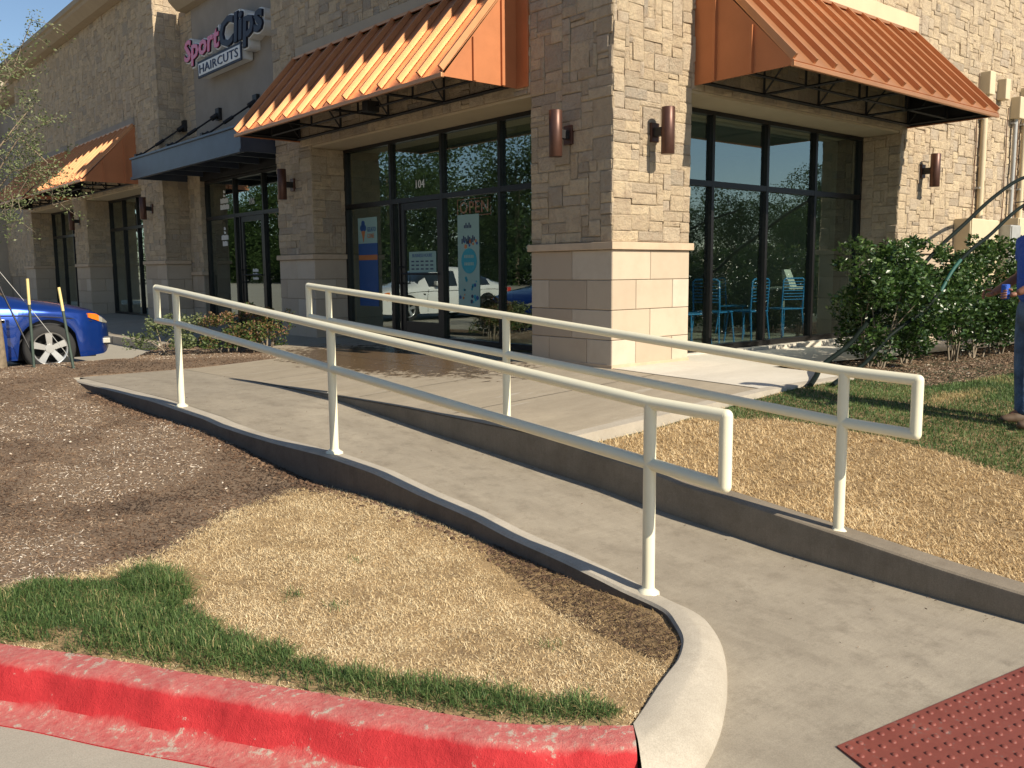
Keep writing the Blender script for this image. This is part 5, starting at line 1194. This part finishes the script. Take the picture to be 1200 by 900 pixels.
# ------------------------------------------------------------------ electrical gear on right wall
def cabinet(x0, x1, y0, z0, z1, m, nm, label, grp=None):
    o = empty(nm, ((x0+x1)/2, -.02, z0), label=label, cat='electrical cabinet', group=grp); w_ = (x1-x0)/2; h_ = z1 - z0
    m_ = MB(); m_.box(-w_, w_, -y0 + .02, .02, 0, h_, m, .012); m_.build('case', o)
    m_ = MB(); m_.box(-w_ + .02, w_ - .02, -y0 + .004, -y0 + .019, .02, h_ - .02, m, .004); m_.tube([(w_ - .08, -y0 + .004, h_*.55), (w_ - .08, -y0 - .02, h_*.55)], .014, M_BLACKMETAL, 8); m_.build('door', o)
    return o
cabinet(7.86, 8.42, .26, .55, 1.80, M_CREAM, 'electrical_cabinet', 'left cream electrical cabinet on the sunlit stone wall')
cabinet(8.46, 9.02, .22, .55, 1.80, M_CREAM, 'electrical_cabinet', 'middle cream electrical cabinet beside the tall grey conduit')
cabinet(9.06, 9.46, .40, .95, 1.72, M_GREYBOX, 'electrical_cabinet', 'small grey metal electrical box below the grey conduit')
cabinet(9.62, 10.3, .30, .55, 1.86, M_CREAM, 'electrical_cabinet', 'right cream electrical cabinet behind the standing man')
def conduit(x, z0, z1, r_, m, head, label, y=-.07):
    o = empty('conduit', (x, y, z0), label=label, cat='conduit', group='vertical conduits on the sunlit wall')
    m_ = MB(); m_.tube([(0, 0, 0), (0, 0, z1-z0)], r_, m, 12); m_.build('pipe', o)
    if head: m_ = MB(); m_.box(-.10, .10, -.10, .09, z1-z0-.02, z1-z0+.34, M_CREAM, .015); m_.build('weather_head', o)
    m_ = MB()
    for zz in (.5, 1.6): 
        if zz < z1 - z0: m_.box(-r_-.03, r_+.03, -r_*.3, .075, zz, zz+.03, M_GREYBOX)
    m_.build('clamp', o)
conduit(8.62, 1.80, 3.80, .05, M_CREAM, True, 'tall cream conduit with a boxed head, leftmost beside the awning')
conduit(9.86, 1.85, 3.55, .035, M_GREYBOX, True, 'thin grey galvanised conduit with a cream boxed head')
conduit(10.25, 1.86, 3.75, .045, M_CREAM, True, 'rightmost cream conduit with a boxed head at the picture edge')
m_ = MB(); m_.box(-.09, .09, -.10, .05, 0, .33, M_CREAM, .015); m_.build('junction_box', None, (9.28, -.05, 3.78), label='cream junction box high on the wall between two conduits', cat='junction box')
M_CABLE = mat_simple('brown cable', (0.14, 0.075, 0.045), 0.7)
for x_, z0, z1, lb_ in ((8.44, 1.8, 4.1, 'thin brown cable left of the tall cream conduit'), (9.62, 1.8, 3.7, 'thin brown cable left of the grey conduit'), (10.10, 1.86, 3.9, 'thin brown cable left of the rightmost conduit')):
    m_ = MB(); m_.tube([(.012*math.sin(z*9), -.03, z - z0) for z in np.linspace(z0, z1, 22)], .009, M_CABLE, 5); m_.build('cable', None, (x_, 0, z0), label=lb_, cat='cable')

# ------------------------------------------------------------------ hoses
def bez(P, k=24):
    P = [np.array(p, float) for p in P]; out = []
    Q = [P[0]] + P + [P[-1]]
    for i in range(1, len(Q)-2):
        for t in np.linspace(0, 1, k // (len(P)-1), endpoint=False):
            p0, p1, p2, p3 = Q[i-1], Q[i], Q[i+1], Q[i+2]
            out.append(tuple(0.5*((2*p1) + (-p0+p2)*t + (2*p0-5*p1+4*p2-p3)*t*t + (-p0+3*p1-3*p2+p3)*t**3)))
    out.append(tuple(P[-1])); return out

# ------------------------------------------------------------------ chairs and tables inside
def chair(loc, rz, label):
    o = empty('cafe_chair', loc, rz, label=label, cat='chair', group='blue metal cafe chairs inside the window')
    if not hasattr(chair, 'm'):
        s_ = MB(); s_.box(-.21, .21, -.21, .21, .43, .45, M_CHAIR, .008); b_ = MB()
        for z in np.linspace(.58, .84, 7): b_.tube([(-.19, .215, z), (0, .235, z), (.19, .215, z)], .007, M_CHAIR, 6)
        b_.tube([(-.20, .19, .44), (-.20, .215, .86), (-.16, .22, .89), (.16, .22, .89), (.20, .215, .86), (.20, .19, .44)], .013, M_CHAIR, 8)
        l_ = []
        for a, c in ((-1, -1), (1, -1), (1, 1), (-1, 1)):
            t = MB(); t.tube([(a*.19, c*.19, .43), (a*.22, c*.23, 0)], .013, M_CHAIR, 8); l_.append(t.mesh('leg'))
        chair.m = (s_.mesh('seat'), b_.mesh('backrest'), l_)
    obj('seat', chair.m[0], o); obj('backrest', chair.m[1], o)
    for l in chair.m[2]: obj('leg', l, o)
chair((2.75, 1.2, 0), R(75), 'blue cafe chair nearest the corner pillar, seen from the side')
chair((3.42, 1.3, 0), R(100), 'blue cafe chair just right of the first mullion, turned sideways')
chair((3.98, 1.12, 0), R(180), 'blue slatted cafe chair with its back to the glass')
chair((5.0, 1.2, 0), R(165), 'blue cafe chair behind the white menu stand')
chair((5.3, 2.3, 0), R(20), 'blue cafe chair at the back of the window seating')
def table(loc, label):
    o = empty('cafe_table', loc, label=label, cat='table', group='small cafe tables inside the window')
    m_ = MB(); m_.box(-.3, .3, -.3, .3, .72, .745, M_WHITE, .008); m_.build('table_top', o); m_ = MB(); m_.tube([(0, 0, 0.01), (0, 0, .72)], .03, M_GREYBOX, 10); m_.build('leg', o); m_ = MB(); m_.tube([(0, 0, 0), (0, 0, .015)], .22, M_GREYBOX, 20); m_.build('base', o)
table((2.3, 1.75, 0), 'white cafe table behind the pane beside the pillar'); table((5.45, 1.5, 0), 'white cafe table carrying the menu stand')
ms = MB(); ms.prism([(-.06, .759), (.06, .759), (.10, 1.02), (.06, 1.02)], 0, -.09, .09, M_SIGNWHITE); ms.box(-.24, .24, -.16, .16, .746, .758, M_SIGNWHITE)
ms.build('menu_stand', None, (5.45, 1.38, 0), label='white tilted menu stand on the cafe table behind the glass', cat='menu stand')

# ------------------------------------------------------------------ hoses
m_ = MB(); m_.tube(bez([(.55, -1.99, -.045), (.95, -1.80, -.02), (1.44, -1.60, .06), (2.1, -1.50, .22), (2.9, -1.35, .50), (3.8, -1.2, .72), (4.62, -1.0, .98), (5.19, -1.0, 1.29), (5.92, -1.0, 1.62), (6.84, -1.0, 2.03), (7.87, -1.0, 2.36), (9.2, -1.0, 2.5)], 88), .026, M_HOSE, 10)
m_.build('hose', label='upper dark hose arching over the hedge from the walk', cat='hose')
m_ = MB(); m_.tube(bez([(.75, -2.10, -.05), (1.3, -1.92, -.02), (2.0, -1.75, .05), (2.6, -1.70, .30), (3.0, -1.85, .55), (3.30, -1.9, .76)], 40), .021, M_HOSE, 10); m_.tube(bez([(3.30, -1.9, .76), (3.55, -1.9, .98), (3.76, -1.9, 1.11)], 12), .021, M_HOSE2, 10); m_.tube(bez([(3.76, -1.9, 1.11), (4.1, -1.9, 1.26), (4.52, -1.9, 1.41), (5.49, -1.9, 1.80), (6.6, -2.0, 2.05)], 32), .021, M_HOSE, 10)
m_.build('hose', label='lower dark hose with a teal stretch in front of the hedge', cat='hose')

# ------------------------------------------------------------------ person
def skin_mesh(name, pts, edges, root_i, m, parent, sub=2):
    me = bpy.data.meshes.new(name); me.from_pydata([p[0] for p in pts], edges, []); o = bpy.data.objects.new(name, me); link(o)
    md = o.modifiers.new('s', 'SKIN'); md.use_smooth_shade = True
    if not me.skin_vertices: 
        bm = bmesh.new(); bm.from_mesh(me); bm.verts.layers.skin.verify(); bm.to_mesh(me); bm.free()
    for i, p in enumerate(pts): me.skin_vertices[0].data[i].radius = (p[1], p[2] if len(p) > 2 else p[1]); me.skin_vertices[0].data[i].use_root = (i == root_i)
    sd_ = o.modifiers.new('d', 'SUBSURF'); sd_.levels = sub; sd_.render_levels = sub
    bpy.context.view_layer.update(); dg = bpy.context.evaluated_depsgraph_get(); m2 = bpy.data.meshes.new_from_object(o.evaluated_get(dg)); bpy.data.objects.remove(o)
    m2.materials.clear(); m2.materials.append(m); m2.polygons.foreach_set('use_smooth', [True]*len(m2.polygons)); m2.name = name
    return obj(name, m2, parent)
PX = 0.56; PY = -3.86; PG = float(lawn_z(PX, PY))
per = empty('person', (PX, PY, PG), math.atan2(.646, -.763), label='man in blue t-shirt, jeans and dark cap standing on the lawn', cat='person')
# local x = facing direction, y = left, z up
J = lambda x, y, z, r_, r2=None: ((x, y, z), r_, r2 or r_)
body = [J(0, 0, .95, .13, .11), J(0, 0, 1.12, .125, .10), J(0, 0, 1.30, .15, .11), J(0, 0, 1.42, .12, .09), J(.005, 0, 1.50, .055), J(.02, 0, 1.57, .06),
        J(0, .10, .88, .085), J(.02, .11, .50, .06), J(-.01, .12, .10, .045), J(.10, .13, .04, .04),
        J(0, -.10, .88, .085), J(.0, -.12, .50, .06), J(-.03, -.14, .10, .045), J(.08, -.15, .04, .04),
        J(.0, .19, 1.40, .055), J(.02, .235, 1.16, .042), J(.22, .20, 1.05, .032), J(.27, .19, 1.02, .024),
        J(.0, -.19, 1.40, .055), J(-.01, -.24, 1.16, .042), J(.19, -.21, 1.04, .032), J(.24, -.20, 1.01, .024)]
E_ = [(0, 1), (1, 2), (2, 3), (3, 4), (4, 5), (0, 6), (6, 7), (7, 8), (8, 9), (0, 10), (10, 11), (11, 12), (12, 13), (3, 14), (14, 15), (15, 16), (16, 17), (3, 18), (18, 19), (19, 20), (20, 21)]
skin_mesh('body', body, E_, 0, M_SKIN, per)
# head
hm = bmesh.new(); bmesh.ops.create_uvsphere(hm, u_segments=28, v_segments=20, radius=1)
for v in hm.verts:
    x, y, z = v.co; w_ = 1 - .18*max(0, -z)
    v.co = Vector((x*.098*w_ + (.012 if x > 0 and z < 0 else 0), y*.077*w_, z*.118))
    if v.co.x > .08 and abs(v.co.y) < .02 and -.035 < v.co.z < .02: v.co.x += .022*(1 - abs(v.co.y)/.02)
    if v.co.x > .06 and .012 < abs(v.co.y) < .045 and .005 < v.co.z < .03: v.co.x -= .008
me = bpy.data.meshes.new('head'); hm.to_mesh(me); hm.free(); me.materials.append(M_SKIN)
for p in me.polygons: p.use_smooth = True
hd = obj('head', me, per, (.035, 0, 1.655))
m_ = MB()
for s_ in (-1, 1):
    m_.tube([(.0, s_*.074, -.03), (-.004, s_*.088, -.0), (.0, s_*.076, .03)], [.008, .014, .008], M_SKIN, 8)
m_.build('ear', hd)
m_ = MB()
for s_ in (-1, 1): m_.tube([(.078, s_*.03, .016), (.088, s_*.03, .016)], .009, M_HAIR, 8)
m_.tube([(.092, -.022, -.05), (.098, 0, -.052), (.092, .022, -.05)], .004, M_HAIR, 6); m_.build('face_features', hd)
hb_ = bmesh.new(); bmesh.ops.create_uvsphere(hb_, u_segments=24, v_segments=14, radius=1)
for v in list(hb_.verts):
    if v.co.z < -.35: hb_.verts.remove(v)
for v in hb_.verts: v.co = Vector((v.co.x*.104 - .008, v.co.y*.084, v.co.z*.10 + .028)) if not (v.co.x > .1 and v.co.z < .1) else Vector((v.co.x*.09 - .01, v.co.y*.082, .04))
me = bpy.data.meshes.new('cap'); hb_.to_mesh(me); hb_.free(); me.materials.append(M_CAPN)
for p in me.polygons: p.use_smooth = True
cp_ = obj('cap', me, hd)
m_ = MB(); V = []; 
for zz in (0, .006):
    V += [(.07, -.07, .045+zz), (.12, -.068, .04+zz), (.17, -.03, .032+zz), (.178, 0, .03+zz), (.17, .03, .032+zz), (.12, .068, .04+zz), (.07, .07, .045+zz)]
m_.add(V, [tuple(range(7)), tuple(range(13, 6, -1))] + [(i, i+1, i+8, i+7) for i in range(6)] + [(6, 0, 7, 13)], M_CAPN); m_.build('brim', cp_)
sh = [J(0, 0, .90, .165, .135), J(0, 0, 1.12, .165, .13), J(0, 0, 1.30, .175, .13), J(0, 0, 1.42, .125, .10), J(0, 0, 1.475, .07), J(0, .185, 1.40, .08), J(.01, .225, 1.24, .068), J(0, -.185, 1.40, .08), J(0, -.225, 1.24, .068)]
skin_mesh('shirt', sh, [(0, 1), (1, 2), (2, 3), (3, 4), (3, 5), (5, 6), (3, 7), (7, 8)], 0, M_SHIRT, per)
je = [J(0, 0, 1.02, .15, .125), J(0, 0, .90, .155, .125), J(0, .095, .82, .105), J(.02, .11, .50, .082), J(-.01, .12, .12, .072), J(-.005, .12, .055, .074), J(0, -.095, .82, .105), J(.0, -.12, .50, .082), J(-.03, -.14, .12, .072), J(-.025, -.14, .055, .074)]
skin_mesh('jeans', je, [(0, 1), (1, 2), (2, 3), (3, 4), (4, 5), (1, 6), (6, 7), (7, 8), (8, 9)], 0, M_DENIM, per)
for s_, ox in ((1, 0), (-1, -.02)):
    skin_mesh('boot', [J(-.06+ox, s_*.13, .05, .05), J(.02+ox, s_*.13, .05, .052), J(.12+ox, s_*.135, .04, .045, .035), J(.18+ox, s_*.14, .035, .03, .028)], [(0, 1), (1, 2), (2, 3)], 1, M_BOOT, per, 2)
for s_, hx_, hz in ((1, .27, 1.02), (-1, .24, 1.01)):
    y0 = s_*.195; pts = [J(hx_, y0, hz, .026, .02), J(hx_+.05, y0 - s_*.01, hz-.01, .034, .018)]; ed = [(0, 1)]
    skin_mesh('hand', pts, ed, 0, M_SKIN, per, 2)
    for k in range(4):
        a = (k - 1.5)*.017; L_ = (.036, .042, .039, .03)[k]
        skin_mesh('finger', [J(hx_+.065, y0 - s_*.01, hz + a, .009), J(hx_+.065+L_*.6, y0 - s_*.022, hz + a - .004, .0085), J(hx_+.065+L_*.75, y0 - s_*.05, hz + a - .006, .0075)], [(0, 1), (1, 2)], 0, M_SKIN, per, 1)
    skin_mesh('thumb', [J(hx_+.02, y0 - s_*.02, hz + .025, .011), J(hx_+.055, y0 - s_*.045, hz + .038, .0095), J(hx_+.08, y0 - s_*.05, hz + .035, .008)], [(0, 1), (1, 2)], 0, M_SKIN, per, 1)
m_ = MB(); m_.box(-.035, .035, -.02, .02, -.05, .06, M_SHIRT, .01); 
m_.build('hand_tool', None, (PX + (-.763*.33 - .646*.15), PY + (.646*.33 - .763*.15), PG + 1.03), label='small blue device held in the hand of the man at the right edge', cat='tool')

# ------------------------------------------------------------------ surroundings seen in the glass
def bigtree(loc, h, r_, seed, label, group):
    q = np.random.default_rng(seed); o = empty('shade_tree', loc, label=label, cat='tree', group=group)
    m_ = MB(); m_.tube([(0, 0, -.2), (.05, 0, h*.3), (0, .1, h*.6), (0, 0, h*.85)], [.22, .17, .1, .04], M_BARK, 8)
    for k in range(6): a = q.uniform(0, 6.28); m_.tube([(0, 0, h*.3), (math.cos(a)*r_*.4, math.sin(a)*r_*.4, h*.55), (math.cos(a)*r_*.7, math.sin(a)*r_*.7, h*.7)], [.09, .06, .02], M_BARK, 6)
    m_.build('trunk', o); lob = [(q.normal(0, .45)*r_, q.normal(0, .45)*r_, h*q.uniform(.32, .95), r_*q.uniform(.22, .42)) for _ in range(22)]; lob = [(a*.85, b*.85, c, d*1.1) for a, b, c, d in lob] + [(q.normal(0, .5)*r_, q.normal(0, .5)*r_, h*q.uniform(.05, .3), r_*q.uniform(.25, .4)) for _ in range(14)]
    n = 20000; LB = np.array(lob)[q.integers(0, 36, n)]; d = q.normal(0, 1, (n, 3)); d /= np.linalg.norm(d, axis=1)[:, None]
    C = LB[:, :3] + d*(LB[:, 3]*q.uniform(.4, 1.1, n)**.5)[:, None]; V, F, tn = leaf_cloud(C, q.uniform(.010, .019, n)*h, np.clip(q.normal(.5, .25, n), 0, 1)); obj('crown', npmesh('crown', V, F, M_TREELEAF, False, tn), o); return o
def copies(spots, hs, lab, grp, seeds):
    protos = []
    for n_, (x_, y_) in enumerate(spots):
        if n_ < 4: o = bigtree((x_, y_, -.5), hs[0], hs[0]*.55, seeds + n_, lab, grp); protos.append(o)
        else: o = copy_tree(protos[n_ % 4]); o.location = (x_, y_, -.5); o.rotation_euler = (0, 0, n_*1.3)
        k = hs[1](n_); o.scale = (k, k, k)
copies([(-50 + 3*math.sin(i*2.3), -14 + i*8.0) for i in range(22)], (13, lambda n_: 1 + .2*math.sin(n_*1.7)), 'green shade tree across the parking lot, seen in the entrance glass', 'trees across the parking lot', 200)
copies([(8 + i*5.4, -42 + 3*math.sin(i*1.9)) for i in range(19)], (7.2, lambda n_: (1 + .14*math.sin(n_*2.7)) if n_ != 13 else 1.5), 'dark shade tree south of the corner, seen in the sunlit window', 'trees south of the corner', 300)
m_ = MB(); m_.box(-90, -38, -60, 180, -.9, -.52, M_TURF); m_.box(-38, -37.7, -60, 180, -.9, -.50, M_RED); m_.build('verge', kind='structure')
m_ = MB(); m_.box(3, 150, -90, -30, -.9, -.45, M_TURF); m_.build('verge', kind='structure')
